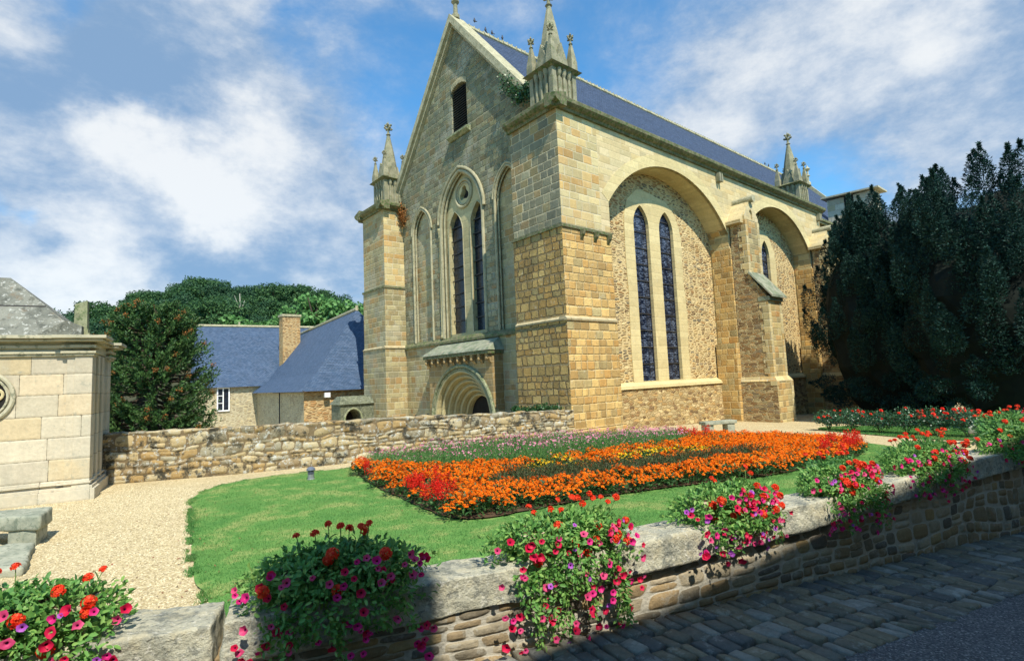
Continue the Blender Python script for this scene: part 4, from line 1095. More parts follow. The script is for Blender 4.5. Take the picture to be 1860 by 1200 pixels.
# buttresses
def buttress(x0, x1):
    xm = (x0+x1)/2
    b = B()
    prof = [(16.6, -1.6), (14.62, -1.6), (14.62, 6.78), (15.6, 8.28), (15.6, 11.85), (16.6, 11.85)]
    b.prism(prof, (x0+.02, 0, 0), (0, 1, 0), (0, 0, 1), (1, 0, 0), x1-x0-.04)
    bt = b.build('buttress', [M['buttrub'], M['mixed']], CH, matfn=lambda c, n: 1 if n.y < -.5 else 0)
    for xa, xb in ((x0, x0+.3), (x1-.3, x1)):   # dressed quoins on the front edges
        b = B()
        for k in range(24):
            z = -1.4+k*.33; w = .45 if k % 2 else .25
            b.box((xa, 14.60, z), (xb, 14.62+w+.1, z+.33))
        b.build('lower_quoins', M['piertop'], bt)
        b = B()
        for k in range(10):
            z = 8.4+k*.34; w = .5 if k % 2 else .28
            b.box((xa, 15.58, z), (xb, 15.6+w, z+.34))
        b.build('upper_quoins', M['piertop'], bt)
    b = B()
    b.hexa([(x0-.08, 14.30, 6.80), (x1+.08, 14.30, 6.80), (x1+.08, 15.62, 8.40), (x0-.08, 15.62, 8.40), (x0-.08, 14.30, 6.93), (x1+.08, 14.30, 6.93), (x1+.06, 15.62, 8.56), (x0-.06, 15.62, 8.56)])
    b.box((x0, 14.5, 6.62), (x1, 15.2, 6.86)); b.build('weathering', M['greenslab'], bt)
    b = B(); b.box((x0-.16, 14.42, -1.6), (x1+.16, 16.62, 1.8)); b.build('plinth', [M['buttrub'], M['mixed']], bt, matfn=lambda c, n: 1 if n.y < -.5 else 0)
    b = B(); b.hexa([(x0-.18, 14.40, 1.8), (x1+.18, 14.40, 1.8), (x1+.18, 16.62, 1.8), (x0-.18, 16.62, 1.8), (x0-.02, 14.58, 2.08), (x1+.02, 14.58, 2.08), (x1+.02, 16.62, 2.08), (x0-.02, 16.62, 2.08)])
    b.box((x0-.18, 14.40, 1.55), (x0+.12, 14.8, 1.8)); b.box((x1-.12, 14.40, -1.4), (x1+.18, 14.6, 1.8)); b.build('plinth_weathering', M['piertop'], bt)
    b = B()   # gablet with saddle roof
    b.prism([(x0, 11.8), (x1, 11.8), (x1, 12.1), (xm, 13.3), (x0, 12.1)], (0, 15.62, 0), (1, 0, 0), (0, 0, 1), (0, 1, 0), .35, [arch(xm, .2, 11.95, 12.3, 'point', .3, 8)])
    b.prism([(x0-.34, 11.62), (x0-.34, 11.82), (xm, 13.3), (x1+.34, 11.82), (x1+.34, 11.62)], (0, 15.72, 0), (1, 0, 0), (0, 0, 1), (0, 1, 0), 1.0)
    b.build('gablet', M['upper'], bt)
    b = B(); b.tube([(xm, 15.35, 13.25), (xm, 16.9, 13.25)], .23, 12); b.build('gablet_ridge_roll', M['coping'], bt)
    return bt
buttress(32.3, 34.1)
buttress(44.9, 46.7)
# south turret block rising behind the choir roof
TW = thing('stair_turret', 'square pale stone turret with flat slab roof rising behind the dark yew', 'turret', (55, 16.6, 0))
b = B(); b.box((55, 14.75, -1.8), (56.6, 18.6, 18.0)); tb = b.build('turret_wall', M['chapel'], TW)
b = B(); b.hexa([(54.6, 14.3, 18.0), (57.1, 14.3, 18.0), (57.1, 19.0, 18.2), (54.6, 19.0, 18.2), (54.6, 14.3, 18.14), (57.1, 14.3, 18.14), (57.1, 19.0, 18.34), (54.6, 19.0, 18.34)]); b.build('turret_roof', M['chaptrim'], TW)
b = B(); b.box((54.97, 16.4, 14.5), (55.1, 17.15, 17.99)); b.build('tall_slit_opening', M['dark'], TW)
# pigeons on the ridge
for k, (x, y, z, r_) in enumerate(((20.4, RY, 26.05, .3), (21.3, RY, RZ+.28, 1.9), (21.85, RY, RZ+.28, .5), (22.75, RY, RZ+.28, 2.4), (61.4, RY, RZ+.28, .4), (62.3, RY, RZ+.28, 2.2))):
    lab = ['dark pigeon perched on the gable coping near the roof apex', 'dark pigeon standing tallest at the start of the roof ridge', 'dark hunched pigeon second in the row on the front of the roof ridge', 'dark pigeon last in the row on the front of the roof ridge', 'dark pigeon on the far roof ridge, left of the pair by the small pinnacle', 'dark pigeon on the far roof ridge, right of the pair by the small pinnacle'][k]
    pg = thing('pigeon', lab, 'bird', (0, 0, 0), group='pigeons on the church roof', local=True)
    b = B(); b.lathe([(.01, 0), (.06, .05), (.10, .16), (.09, .24), (.045, .31), (.05, .36), (.04, .40), (.01, .42)], (0, 0, .04), 8)
    b.build('body', M['pigeon'], pg, smooth=True)
    b = B(); b.hexa([(-.04, -.25, .02), (.04, -.25, .02), (.05, -.02, .1), (-.05, -.02, .1), (-.04, -.26, .04), (.04, -.26, .04), (.05, -.02, .14), (-.05, -.02, .14)]); b.build('tail', M['pigeon'], pg)
    pg.scale = (.8, .8, .8); pg.location = (x, y, z); pg.rotation_euler = (0, 0, r_)
# ---------------------------------------------------------------- street
M['wallface'] = wallmat('lane_wall_stone', [(0.26, 0.20, 0.12), (0.34, 0.29, 0.20), (0.20, 0.17, 0.12), (0.40, 0.34, 0.24), (0.30, 0.22, 0.12), (0.16, 0.14, 0.11), (0.36, 0.27, 0.14)], (0.58, 0.54, 0.44), 2.0, lich=.3)
M['gardenwall'] = wallmat('garden_wall_stone', [(0.38, 0.30, 0.16), (0.30, 0.23, 0.13), (0.44, 0.35, 0.19), (0.23, 0.20, 0.13), (0.36, 0.25, 0.11), (0.32, 0.29, 0.20), (0.46, 0.39, 0.24)], (0.24, 0.18, 0.10), 5.0, lich=.95)
M['setts'] = wallmat('street_setts', [(0.15, 0.145, 0.12), (0.19, 0.17, 0.12), (0.12, 0.12, 0.11), (0.22, 0.19, 0.13), (0.24, 0.235, 0.20), (0.16, 0.145, 0.11)], (0.06, 0.055, 0.05), 3.0, lich=.25)
def asph():
    m, t, b = newmat('asphalt', 0.8, 0.3)
    o = t.n('ShaderNodeTexCoord').outputs['Object']
    vo = t.n('ShaderNodeTexVoronoi', {'Vector': o, 'Scale': 90.0})
    c = t.ramp(t.sep(vo.outputs['Color'])[0], [(0, (.045, .048, .052, 1)), (.6, (.09, .095, .10, 1)), (.9, (.16, .16, .155, 1)), (1, (.3, .3, .28, 1))])
    k = t.m('ADD', .7, t.m('MULTIPLY', t.noise(o, 1.3, 5, .6), .6))
    L(t, t.mix(1.0, c, t.xyz(k, k, k), 'MULTIPLY'), b.inputs['Base Color'])
    bp = t.n('ShaderNodeBump', {'Strength': 1.0, 'Distance': .008, 'Height': vo.outputs['Distance']}); L(t, bp.outputs[0], b.inputs['Normal'])
    return m
M['asphalt'] = asph()
xs2 = np.arange(-14, 38, .5)
rows = []
for x in xs2:
    w = wy(x); rows.append([(x, w-d, sz(x)+.008) for d in (1.02, 1.05, 2, 3.5, 5.5, 8.5)])
V = np.array([p for r in rows for p in r]); n6 = 6
F = [(i*n6+j, i*n6+j+1, (i+1)*n6+j+1, (i+1)*n6+j) for i in range(len(xs2)-1) for j in range(n6-1)]
tag(npmesh('road', V, F, M['asphalt']), kind='structure')
V, F, SI, MK = [], [], [], []
xx = np.linspace(-6, 20, 900); yy = np.array([wy(x) for x in xx]); cs = np.concatenate([[0], np.cumsum(np.hypot(np.diff(xx), np.diff(yy)))])
rs = np.random.default_rng(5)
for j in range(5):
    s = rs.uniform(0, .2)
    while s < cs[-1]-.3:
        wd_ = rs.uniform(.095, .155); d0 = -.02+j*.212+rs.normal(0, .008); d1 = d0+.204+rs.normal(0, .01)
        x, y = np.interp(s+wd_/2, cs, xx), np.interp(s+wd_/2, cs, yy)
        x2, y2 = np.interp(s+wd_/2+.05, cs, xx), np.interp(s+wd_/2+.05, cs, yy)
        tx, ty = x2-x, y2-y; l = math.hypot(tx, ty); tx /= l; ty /= l
        sk = .25
        k = len(V); idd = rs.random(); hz = rs.uniform(.0, .012); tl = rs.normal(0, .005, 2)
        for lv_, (ins, zz) in enumerate(((0, -.04), (.003, .012), (.013, .023))):
            for a, b_ in ((-1, 0), (1, 0), (1, 1), (-1, 1)):
                aa = a*(wd_/2-.009-ins); dd = d0+ins if b_ == 0 else d1-ins
                V.append((x+tx*(aa+sk*(dd-.5)*.35)+ty*dd, y+ty*aa-tx*dd, sz(x)+zz+hz+tl[0]*a+tl[1]*(b_*2-1)))
                SI.append(idd); MK.append(1.0 if lv_ else .2)
        for q in (0, 4):
            for e in range(4): F.append((k+q+e, k+q+(e+1) % 4, k+q+4+(e+1) % 4, k+q+4+e))
        F.append((k+8, k+9, k+10, k+11))
        s += wd_
o = npmesh('cobbled_gutter', V, F, M['setts'], attr={'sid': np.array(SI), 'msk': np.array(MK)}); tag(o, kind='structure')
# fix winding
bm = bmesh.new(); bm.from_mesh(o.data); bmesh.ops.recalc_face_normals(bm, faces=bm.faces); bm.to_mesh(o.data); bm.free()

# ---------------------------------------------------------------- lane wall with coping slabs
LW = thing('stone_wall', 'low rubble wall with rough granite coping slabs between the cobbled lane and the lawn', 'wall', (0, 3.7, 0))
path = [(x, wy(x)+.09) for x in (-2.2, -1.2, 0, .9, 2.06, 3.45, 4.18, 5.2, 6.11, 7, 7.82, 9, 9.99, 12, 14)]
_, _, LT = polyline(path, 0)
def xat(s): return float(polyline(path, s)[0])
rubble_face(path, lambda s: sz(xat(s))-.08, lambda s: 1.02, (.14, .26), (.15, .36), .020, .014, 11, 'rubble_face', M['wallface'], LW, topw=.3)
def nrm(x):
    a, b_ = wy(x-.15), wy(x+.15); tx, ty = .3, b_-a; l = math.hypot(tx, ty); return tx/l, ty/l
cuts = [(-2.2, -.75), (-.72, .68), (.72, 2.85), (2.88, 4.33), (4.37, 6.03), (6.10, 7.9), (7.93, 9.9), (9.94, 12.0), (12.05, 13.9)]
for i, (a, b_) in enumerate(cuts):
    pa, pb = nrm(a+.1), nrm(b_-.1)
    z1 = 1.235+[0, 0, .005, 0, .01, 0, .02, 0, 0][i]; z0 = 1.0
    wd_ = .37+[.0, .02, 0, .03, 0, .0, .02, 0, 0][i]
    q = [(a, wy(a)-.0), (b_, wy(b_)-.0), (b_-pb[1]*wd_, wy(b_)+pb[0]*wd_), (a-pa[1]*wd_, wy(a)+pa[0]*wd_)]
    roughslab('coping_stone', M['granite'], LW, q, z0, z1, seed=i+3, amp=.014, div=.026, roundr=.022)
# ---------------------------------------------------------------- garden wall in front of the church
GW = thing('stone_wall', 'lichened ochre rubble garden wall running from the small chapel to the church pier', 'wall', (1.3, 20.0, 0))
gpath = [(1.0, 20.02), (4.0, 19.0), (7.0, 17.95), (11.0, 17.3), (17.2, 16.75)]
gpath = [(1.0, 19.95), (3.6, 18.75), (6.7, 17.75), (11.0, 17.15), (17.2, 16.55)]
_, _, GL = polyline(gpath, 0)
rubble_face(gpath, lambda s: -.1, lambda s: float(np.interp(s, [0, 5, 9, 12, GL], [1.45, 1.40, 1.36, 1.24, 1.1])), (.10, .34), (.16, .66), .06, .03, 23, 'rubble_face', M['gardenwall'], GW, topw=.5)

# ---------------------------------------------------------------- little chapel on the left
CP = thing('chapel', 'small ashlar chapel with moulded cornice, stone pyramid roof and round traceried window', 'chapel', (.58, 17.71, 0), R(-11), local=True)
b = B(); b.box((-8, 0.0, -.1), (0, 2.75, 3.7)); cb = b.build('chapel_wall', M['chapel'], CP)
wr = circ(-2.06, 2.63, .50, 28)
b = B()
b.box((-.44, -.07, .3), (.05, .42, 3.66)); b.box((-.28, -.10, .3), (.08, .3, 3.66)); b.box((-.3, 2.35, .3), (.07, 2.85, 3.66)); b.box((0, .95, .3), (.05, 1.15, 3.66)); b.box((0, 1.6, .3), (.05, 1.8, 3.66))
b.build('corner_pilaster', M['chapel'], CP, bevel=.012)
b = B()
for (e, z0, z1) in ((.10, .27, .34), (.16, -.1, .27), (.06, .40, .45)):
    b.box((-8, -e, z0), (-.5, 1, z1)); b.box((-.5-e, -e-.07, z0), (e+.05, .5, z1)); b.box((-1, .45, z0), (e, 2.4, z1)); b.box((-.6, 2.28, z0), (e+.07, 2.9+e, z1))
b.build('plinth', M['chapel'], CP, bevel=.008)
b = B()
for (e, z0, z1) in ((.06, 3.60, 3.66), (.10, 3.66, 3.72), (.10, 3.80, 3.88), (.26, 3.96, 4.02), (.34, 4.03, 4.11)):
    b.box((-8, -e, z0), (e-.12, 2.7+e, z1)); b.box((-.5-e*.6, -e-.09, z0+.004), (e+.06, .5+e*.6, z1+.004)); b.box((-.4, 2.3-e*.5, z0+.003), (e+.07, 2.9+e, z1+.003))
b.box((-8, -.03, 3.72), (.02, 2.78, 3.97))
b.build('moulded_cornice', M['chaptrim'], CP, bevel=.012)
b = B()
rv = [(-8, -.1, 4.1), (-.12, -.1, 4.1), (-.12, 2.85, 4.1), (-8, 2.85, 4.1), (-8, 1.37, 5.8), (-1.95, 1.37, 5.8)]
b.add(rv, [(0, 1, 5, 4), (1, 2, 5), (2, 3, 4, 5), (3, 0, 4), (0, 3, 2, 1)])
cr_ = b.build('stone_roof', M['chaproof'], CP)
b = B(); b.box((-8, .62, 4.93), (-1.05, .66, 4.97)); b.build('roof_course_joint', M['iron'], cr_)
b = B(); b.prism([(-1.1, 4.1), (-.15, 4.1), (-.15, 4.36), (-.45, 4.5)], (0, -.2, 0), (1, 0, 0), (0, 0, 1), (0, 1, 0), .5); b.build('corner_gablet', M['chaproof'], CP)
b = B(); b.box((-.42, .02, 4.11), (-.02, .40, 4.2)); b.box((-.38, .05, 4.2), (-.06, .36, 4.32)); b.hexa([(-.36, .07, 4.32), (-.08, .07, 4.32), (-.08, .34, 4.32), (-.36, .34, 4.32), (-.35, .08, 4.95), (-.09, .08, 5.06), (-.09, .33, 5.06), (-.35, .33, 4.95)])
b.build('corner_obelisk', M['lichen'], CP, bevel=.01)
b = B()
b.tube([(x, -.02, z) for x, z in circ(-2.06, 2.63, .60, 36)], .055, 8, closed=True); b.tube([(x, -.03, z) for x, z in circ(-2.06, 2.63, .5, 36)], .03, 6, closed=True)
rw = b.build('round_window', M['chaptrim'], CP)
b = B(); b.prism(circ(-2.06, 2.63, .49, 30), (0, -.012, 0), (1, 0, 0), (0, 0, 1), (0, 1, 0), .008); b.build('dark_opening', M['dark'], rw)
b = B()
for k in range(6):
    a = k*math.pi/3+.2
    b.tube([(x, -.03, z) for x, z in circ(-2.06+.29*math.cos(a), 2.63+.29*math.sin(a), .125, 14)], .035, 6, closed=True)
b.tube([(x, -.03, z) for x, z in circ(-2.06, 2.63, .12, 14)], .035, 6, closed=True)
b.build('tracery', M['tracery'], rw)

# ---------------------------------------------------------------- stone furniture
def stonebench(name, label, loc, rz, Ln, D, H, cat='bench'):
    t_ = thing(name, label, cat, (loc[0], loc[1], loc[2]), rz, local=True)
    roughslab('seat', M['benchst'], t_, [(0, 0), (Ln, 0), (Ln, D), (0, D)], H-.15, H, seed=4, amp=.008, div=.09, roundr=.02)
    for x in (.08, Ln-.50): roughslab('leg', M['benchst'], t_, [(x, .06), (x+.40, .06), (x+.40, D-.06), (x, D-.06)], -.1, H-.152, seed=7, amp=.006, div=.1, roundr=.02)
    return t_
stonebench('stone_bench', 'grey stone slab bench in the sun under the big twin window of the church', (22.6, 13.5, gz(22.6)), R(-22), 1.75, .5, .50)
lb = thing('stone_bench', 'heavy granite slab bench at the left edge in front of the small chapel', 'bench', (-.3, 12.8, 0), 0)
roughslab('seat', M['benchst'], lb, [(-2.4, 14.6), (-.19, 12.68), (-.04, 13.5), (-2.0, 15.1)], .27, .53, seed=9, amp=.014, div=.06)
roughslab('leg', M['benchst'], lb, [(-.62, 13.1), (-.24, 12.78), (-.10, 13.38), (-.45, 13.68)], -.05, .275, seed=12, amp=.01, div=.06, roundr=.03)
tag(roughslab('stone_slab', M['benchst'], None, [(-1.5, 13.0), (-.25, 12.5), (-.33, 10.8), (-1.5, 11.3)], -.03, .13, seed=15, amp=.02, div=.06, loc=(-.8, 11.8, 0)), 'rough low grey stone slab lying on the gravel in front of the left bench', 'slab')
bl = thing('bollard_light', 'short grey metal garden bollard light on the lawn edge', 'bollard light', (5.39, 15.3, 0))
b = B(); b.lathe([(.10, -.05), (.10, .05), (.085, .06), (.085, .17)], (5.39, 15.3, .0), 14); b.build('base', M['metal'], bl, smooth=False)
b = B(); b.lathe([(.065, .165), (.065, .27)], (5.39, 15.3, .0), 14); b.build('lens', M['iron'], bl)
b = B()
for z in (.185, .21, .235): b.lathe([(.088, z), (.088, z+.012)], (5.39, 15.3, 0), 14)
b.lathe([(.11, .27), (.12, .29), (.10, .34), (.04, .37), (.0, .375)], (5.39, 15.3, 0), 14); b.build('cap', M['bollcap'], bl)
sb = thing('stone_block', 'squared stone pedestal with thick cap slab at the right edge of the gravel', 'pedestal', (23.6, 3.0, gz(23.6)))
b = B(); b.box((23.55, -1.5, -.45), (24.5, 4.25, .06)); b.build('pedestal_base', M['chapel'], sb)
roughslab('cap_slab', M['benchst'], sb, [(23.45, -1.6), (24.6, -1.6), (24.6, 4.35), (23.45, 4.35)], .062, .3, seed=21, amp=.012, div=.14)

# ---------------------------------------------------------------- houses behind the garden wall
az = R(83.0); e1 = Vector((math.cos(az), math.sin(az), 0)); e2 = Vector((e1.y, -e1.x, 0)); ez = Vector((0, 0, 1))
E0 = Vector((13.33, 39.83, 0))
HB = thing('stone_house', 'long house with hipped blue slate roof and tall ochre chimney, just left of the church', 'house', tuple(E0))
def hp(a, c, z): return E0+e1*a+e2*c+ez*z    # a along the ridge away, c across
hw_, rz_ = 5.77, 9.22
b = B()
vs = [hp(.3, .3, -2.2), hp(.3, 2*hw_-.3, -2.2), hp(43, 2*hw_-.3, -2.2), hp(43, .3, -2.2), hp(.3, .3, 2.5), hp(.3, 2*hw_-.3, 2.5), hp(43, 2*hw_-.3, 2.5), hp(43, .3, 2.5)]
b.hexa(vs)
wB = b.build('house_wall', [M['houserub'], M['houserub2']], HB, matfn=lambda c, n: 1 if n.dot(-e1) > .5 else 0)
b = B()
# sprocketed eaves: shallow lower pitch then steep
k1, zk = 1.5, 3.75
def ring(d, z): return [hp(d, d, z), hp(d, 2*hw_-d, z), hp(44, 2*hw_-d, z), hp(44, d, z)]
r0, r1_ = ring(-.25, 2.35), ring(k1, zk)
ap, ap2 = hp(5.2, hw_, rz_), hp(44, hw_, rz_)
b.add(r0+r1_+[ap, ap2], [(0, 1, 5, 4), (1, 2, 6, 5), (3, 0, 4, 7), (4, 5, 8), (5, 6, 9, 8), (7, 4, 8, 9), (0, 3, 2, 1), (2, 3, 7, 9, 6)])
rB = b.build('slate_roof', M['slate2'], HB)
b = B(); b.tube([ap+ez*.05, ap2+ez*.05], .16, 7); b.tube([hp(5.2, hw_, rz_-.1), hp(5.2, hw_, rz_+.35)], .12, 7); b.build('ridge_tiles', M['coping'], rB)
b = B(); b.box((18.85, 61.9, 3.5), (20.75, 63.2, 10.7)); chm = b.build('chimney', M['houserub2'], rB)
b = B(); b.box((18.75, 61.8, 10.7), (20.85, 63.3, 10.95)); b.build('chimney_cap', M['coping'], chm)
KA = 1.27
A0 = Vector((9.4*KA, 54.34*KA, 0)); P0 = A0-e1*4.7*KA
HA = thing('stone_house', 'lower house with long blue slate roof and small white window, beside the monkey puzzle tree', 'house', tuple(P0))
def ha(s, a, z): return P0+e2*s*KA+e1*a*KA+ez*(2.5+(z-2.5)*KA)
b = B(); b.hexa([ha(-.2, .3, -2.2), ha(7.5, .3, -2.2), ha(7.5, 9.1, -2.2), ha(-.2, 9.1, -2.2), ha(-.2, .3, 3.1), ha(7.5, .3, 3.1), ha(7.5, 9.1, 3.1), ha(-.2, 9.1, 3.1)])
b.build('house_wall', M['houserub'], HA)
b = B()
b.add([ha(-.6, -.1, 2.95), ha(13, -.1, 2.95), ha(13, 4.7, 8.5), ha(-.2, 4.7, 8.5), ha(-.6, 9.5, 2.95), ha(13, 9.5, 2.95)], [(0, 1, 2, 3), (3, 2, 5, 4), (0, 3, 4), (1, 5, 2), (0, 4, 5, 1)])
rA = b.build('slate_roof', M['slate2'], HA)
b = B(); b.tube([ha(-.2, 4.7, 8.55), ha(12, 4.7, 8.55)], .15, 7); b.tube([ha(3.2, 4.7, 8.6), ha(3.2, 4.7, 8.95)], .1, 6); b.build('ridge_tiles', M['coping'], rA)
b = B(); b.hexa([ha(1.15, .22, 1.05), ha(1.95, .22, 1.05), ha(1.95, .32, 1.05), ha(1.15, .32, 1.05), ha(1.15, .22, 2.9), ha(1.95, .22, 2.9), ha(1.95, .32, 2.9), ha(1.15, .32, 2.9)]); wn_ = b.build('window_pane', M['glassdark'], HA)
b = B()
for s0, s1, z0, z1 in ((1.08, 1.17, 1.0, 2.95), (1.93, 2.02, 1.0, 2.95), (1.17, 1.93, 1.0, 1.1), (1.17, 1.93, 2.85, 2.95), (1.50, 1.58, 1.1, 2.85), (1.17, 1.5, 1.65, 1.70), (1.17, 1.5, 2.25, 2.30)):
    b.hexa([ha(s0, .17, z0), ha(s1, .17, z0), ha(s1, .24, z0), ha(s0, .24, z0), ha(s0, .17, z1), ha(s1, .17, z1), ha(s1, .24, z1), ha(s0, .24, z1)])
b.build('window_frame', M['white'], HA)
b = B(); b.tube([hp(-.3, .15, 2.35), hp(12.3, .15, 2.35)], .07, 6); b.tube([hp(9.0, .12, 2.3), hp(9.0, .12, -2)], .05, 6); b.build('gutter', M['iron'], HB)
# small vaulted porch beside the church
PC = thing('stone_porch', 'small dark lichened stone porch with pointed arch between the house and the church', 'porch', (15.6, 36, -2))
b = B(); b.prism([(14.72, -2)]+arch(15.62, .55, -2, .35, 'point', .62, 10)+[(17.2, -2), (17.2, 1.35), (14.72, 1.35)], (0, 36, 0), (1, 0, 0), (0, 0, 1), (0, 1, 0), 1.6); b.build('porch_wall', M['darkmoss'], PC)
b = B(); b.hexa([(14.6, 35.85, 1.35), (17.3, 35.85, 1.35), (17.3, 37.7, 1.35), (14.6, 37.7, 1.35), (14.95, 36.5, 1.9), (17.2, 36.5, 1.9), (17.2, 37.2, 1.9), (14.95, 37.2, 1.9)]); b.build('porch_roof', M['darkmoss'], PC)
b = B(); b.tube([(x, 35.97, z) for x, z in arch(15.62, .62, -2, .35, 'point', .72, 10)], .07, 6); b.build('arch_moulding', M['lichen'], PC)
b = B(); b.box((14.9, 37.4, -2), (16.4, 37.5, 1.1)); b.build('doorway', M['dark'], PC)
wl = thing('wall_lamp', 'white boxy lamp fixed under the slate eaves left of the church', 'lamp', (15.0, 39.5, 2.0))
b = B(); b.box((14.95, 39.35, 1.85), (15.35, 39.6, 2.2)); b.build('lamp_box', M['white'], wl, bevel=.02)
b = B(); b.box((15.05, 39.6, 1.98), (15.25, 40.2, 2.06)); b.build('bracket', M['iron'], wl)
# low outbuilding seen under the yews
OB = thing('outbuilding', 'small pale stone outbuilding glimpsed below the yew branches', 'outbuilding', (64, 18, -2.3))
b = B(); p_, q_ = Vector((61.2, 21.9, 0)), Vector((66.9, 17.1, 0)); dv = (q_-p_).normalized(); nv_ = Vector((dv.y, -dv.x, 0))
b.hexa([p_+ez*-2.6, q_+ez*-2.6, q_-nv_*4+ez*-2.6, p_-nv_*4+ez*-2.6, p_+ez*.9, q_+ez*.9, q_-nv_*4+ez*.9, p_-nv_*4+ez*.9]); b.build('outbuilding_wall', M['houserub'], OB)
q2 = q_+Vector((dv.x, dv.y, 0))*2.6
b = B(); b.hexa([q_+nv_*.1+ez*-2.6, q2+nv_*.1+ez*-2.6, q2-nv_*2+ez*-2.6, q_-nv_*2+ez*-2.6, q_+nv_*.1+ez*.9, q2+nv_*.1+ez*.9, q2-nv_*2+ez*.9, q_-nv_*2+ez*.9]); b.build('end_wall', M['dress'], OB)
b = B(); m1, m2 = q_+dv*1.35+nv_*.13, q_+dv*1.8+nv_*.13; b.hexa([m1+ez*-2.5, m2+ez*-2.5, m2-nv_*.05+ez*-2.5, m1-nv_*.05+ez*-2.5, m1+ez*-.6, m2+ez*-.6, m2-nv_*.05+ez*-.6, m1-nv_*.05+ez*-.6]); b.build('door', M['bark'], OB)

# ---------------------------------------------------------------- town house across the lane (unseen, added behind the viewpoint to shade the cobbles)
TH = thing('shade_house', 'unseen tall stone town house added behind the viewpoint to shade the cobbled lane', 'house', (.3, -4.8, .3))
ed = Vector((1, -.113, 0)).normalized(); en = Vector((ed.y, -ed.x, 0))
def th(a, c, z): return Vector((.20, -4.28, 0))+ed*a+en*c+ez*z
b = B(); b.hexa([th(-14, .3, -1.5), th(34, .3, -1.5), th(34, 9, -1.5), th(-14, 9, -1.5), th(-14, .3, 9.9), th(34, .3, 9.9), th(34, 9, 9.9), th(-14, 9, 9.9)]); b.build('facade_wall', M['houserub'], TH)
b = B(); b.add([th(-14.4, 0, 9.85), th(34.4, 0, 9.85), th(34.4, 4.6, 13.0), th(-14.4, 4.6, 13.0), th(34.4, 9.3, 9.85), th(-14.4, 9.3, 9.85), th(-14.4, 0, 10.0), th(34.4, 0, 10.0)], [(6, 7, 2, 3), (3, 2, 4, 5), (0, 1, 7, 6), (0, 5, 4, 1), (1, 4, 2, 7), (0, 6, 3, 5)]); tr_ = b.build('slate_roof', M['slate2'], TH)
b = B(); b.hexa([th(a, c, z) for z in (9.5, 13.0) for a, c in ((-1.65, .3), (-.75, .3), (-.75, 1.4), (-1.65, 1.4))]); b.build('chimney', M['houserub'], tr_)  # unseen chimney, added to throw shade on the second planter
for a in (-11, -7, -3, 1, 5, 9, 13, 17, 21, 25, 29):
    for z in (1.9, 4.6, 7.2):
        b = B(); b.hexa([th(a, .26, z), th(a+1.1, .26, z), th(a+1.1, .34, z), th(a, .34, z), th(a, .26, z+1.6), th(a+1.1, .26, z+1.6), th(a+1.1, .34, z+1.6), th(a, .34, z+1.6)]); w_ = b.build('window', M['glassdark'], TH)
        b = B()
        for u0, u1, v0, v1 in ((-.1, 0, -.1, 1.7), (1.1, 1.2, -.1, 1.7), (0, 1.1, -.1, 0), (0, 1.1, 1.6, 1.7), (.52, .58, 0, 1.6)):
            b.hexa([th(a+u0, .2, z+v0), th(a+u1, .2, z+v0), th(a+u1, .3, z+v0), th(a+u0, .3, z+v0), th(a+u0, .2, z+v1), th(a+u1, .2, z+v1), th(a+u1, .3, z+v1), th(a+u0, .3, z+v1)])
        b.build('window_frame', M['white'], w_)
# ---------------------------------------------------------------- vegetation helpers
def unit(v): return v/np.maximum(np.linalg.norm(v, axis=-1, keepdims=True), 1e-9)
def leafquads(C, D, Nn, Ln, Wd, fold=.25, cup=0.0):
    """rhombic leaves: base C, direction D, facing Nn"""
    n = len(C); D = unit(D); Sd = unit(np.cross(D, Nn)); Nn = np.cross(Sd, D)
    Ln = np.broadcast_to(Ln, (n,))[:, None]; Wd = np.broadcast_to(Wd, (n,))[:, None]
    V = np.stack([C, C+D*Ln*.5+Sd*Wd*.5+Nn*Ln*fold*.3, C+D*Ln+Nn*Ln*cup, C+D*Ln*.5-Sd*Wd*.5+Nn*Ln*fold*.3], 1)
    F = np.arange(n*4).reshape(n, 4)
    return V.reshape(-1, 3), F
def rv(n, r=None): r = r or rng; return unit(r.normal(size=(n, 3)))
def join(parts):
    V = []; F = []; k = 0
    for v, f in parts: V.append(v); F.append(f+k); k += len(v)
    return np.concatenate(V), np.concatenate(F)
def copytree(o, parent=None):
    c = o.copy(); COL.objects.link(c)
    if parent is not None: c.parent = parent
    for ch in list(o.children): copytree(ch, c)
    return c

M['yew'] = foliage('yew_foliage', (0.006, 0.024, 0.019), (0.013, 0.047, 0.036), (0.032, 0.092, 0.070), .08, .6, .2)
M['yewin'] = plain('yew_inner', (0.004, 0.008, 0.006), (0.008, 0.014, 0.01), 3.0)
M['hillleaf'] = foliage('oak_foliage', (0.026, 0.075, 0.030), (0.048, 0.115, 0.040), (0.08, 0.165, 0.05), .25, .6, .2)
M['hillleaf2'] = foliage('dark_oak_foliage', (0.020, 0.060, 0.030), (0.036, 0.092, 0.042), (0.058, 0.13, 0.055), .25, .6, .2)
M['poplar'] = foliage('pale_foliage', (0.07, 0.18, 0.05), (0.12, 0.27, 0.075), (0.21, 0.38, 0.13), .3, .6, .2)
M['mpleaf'] = foliage('monkey_puzzle_foliage', (0.022, 0.065, 0.018), (0.05, 0.12, 0.03), (0.11, 0.20, 0.055), .15, .5, .3)
M['mpcone'] = foliage('orange_cones', (0.22, 0.08, 0.025), (0.32, 0.13, 0.035), (0.18, 0.12, 0.04), .1, .7, .1)
M['ivy'] = foliage('ivy_leaves', (0.015, 0.05, 0.015), (0.03, 0.09, 0.025), (0.05, 0.13, 0.03), .15, .4, .4)
M['rose'] = foliage('rose_leaves', (0.02, 0.07, 0.035), (0.04, 0.12, 0.055), (0.08, 0.19, 0.08), .2, .35, .5)

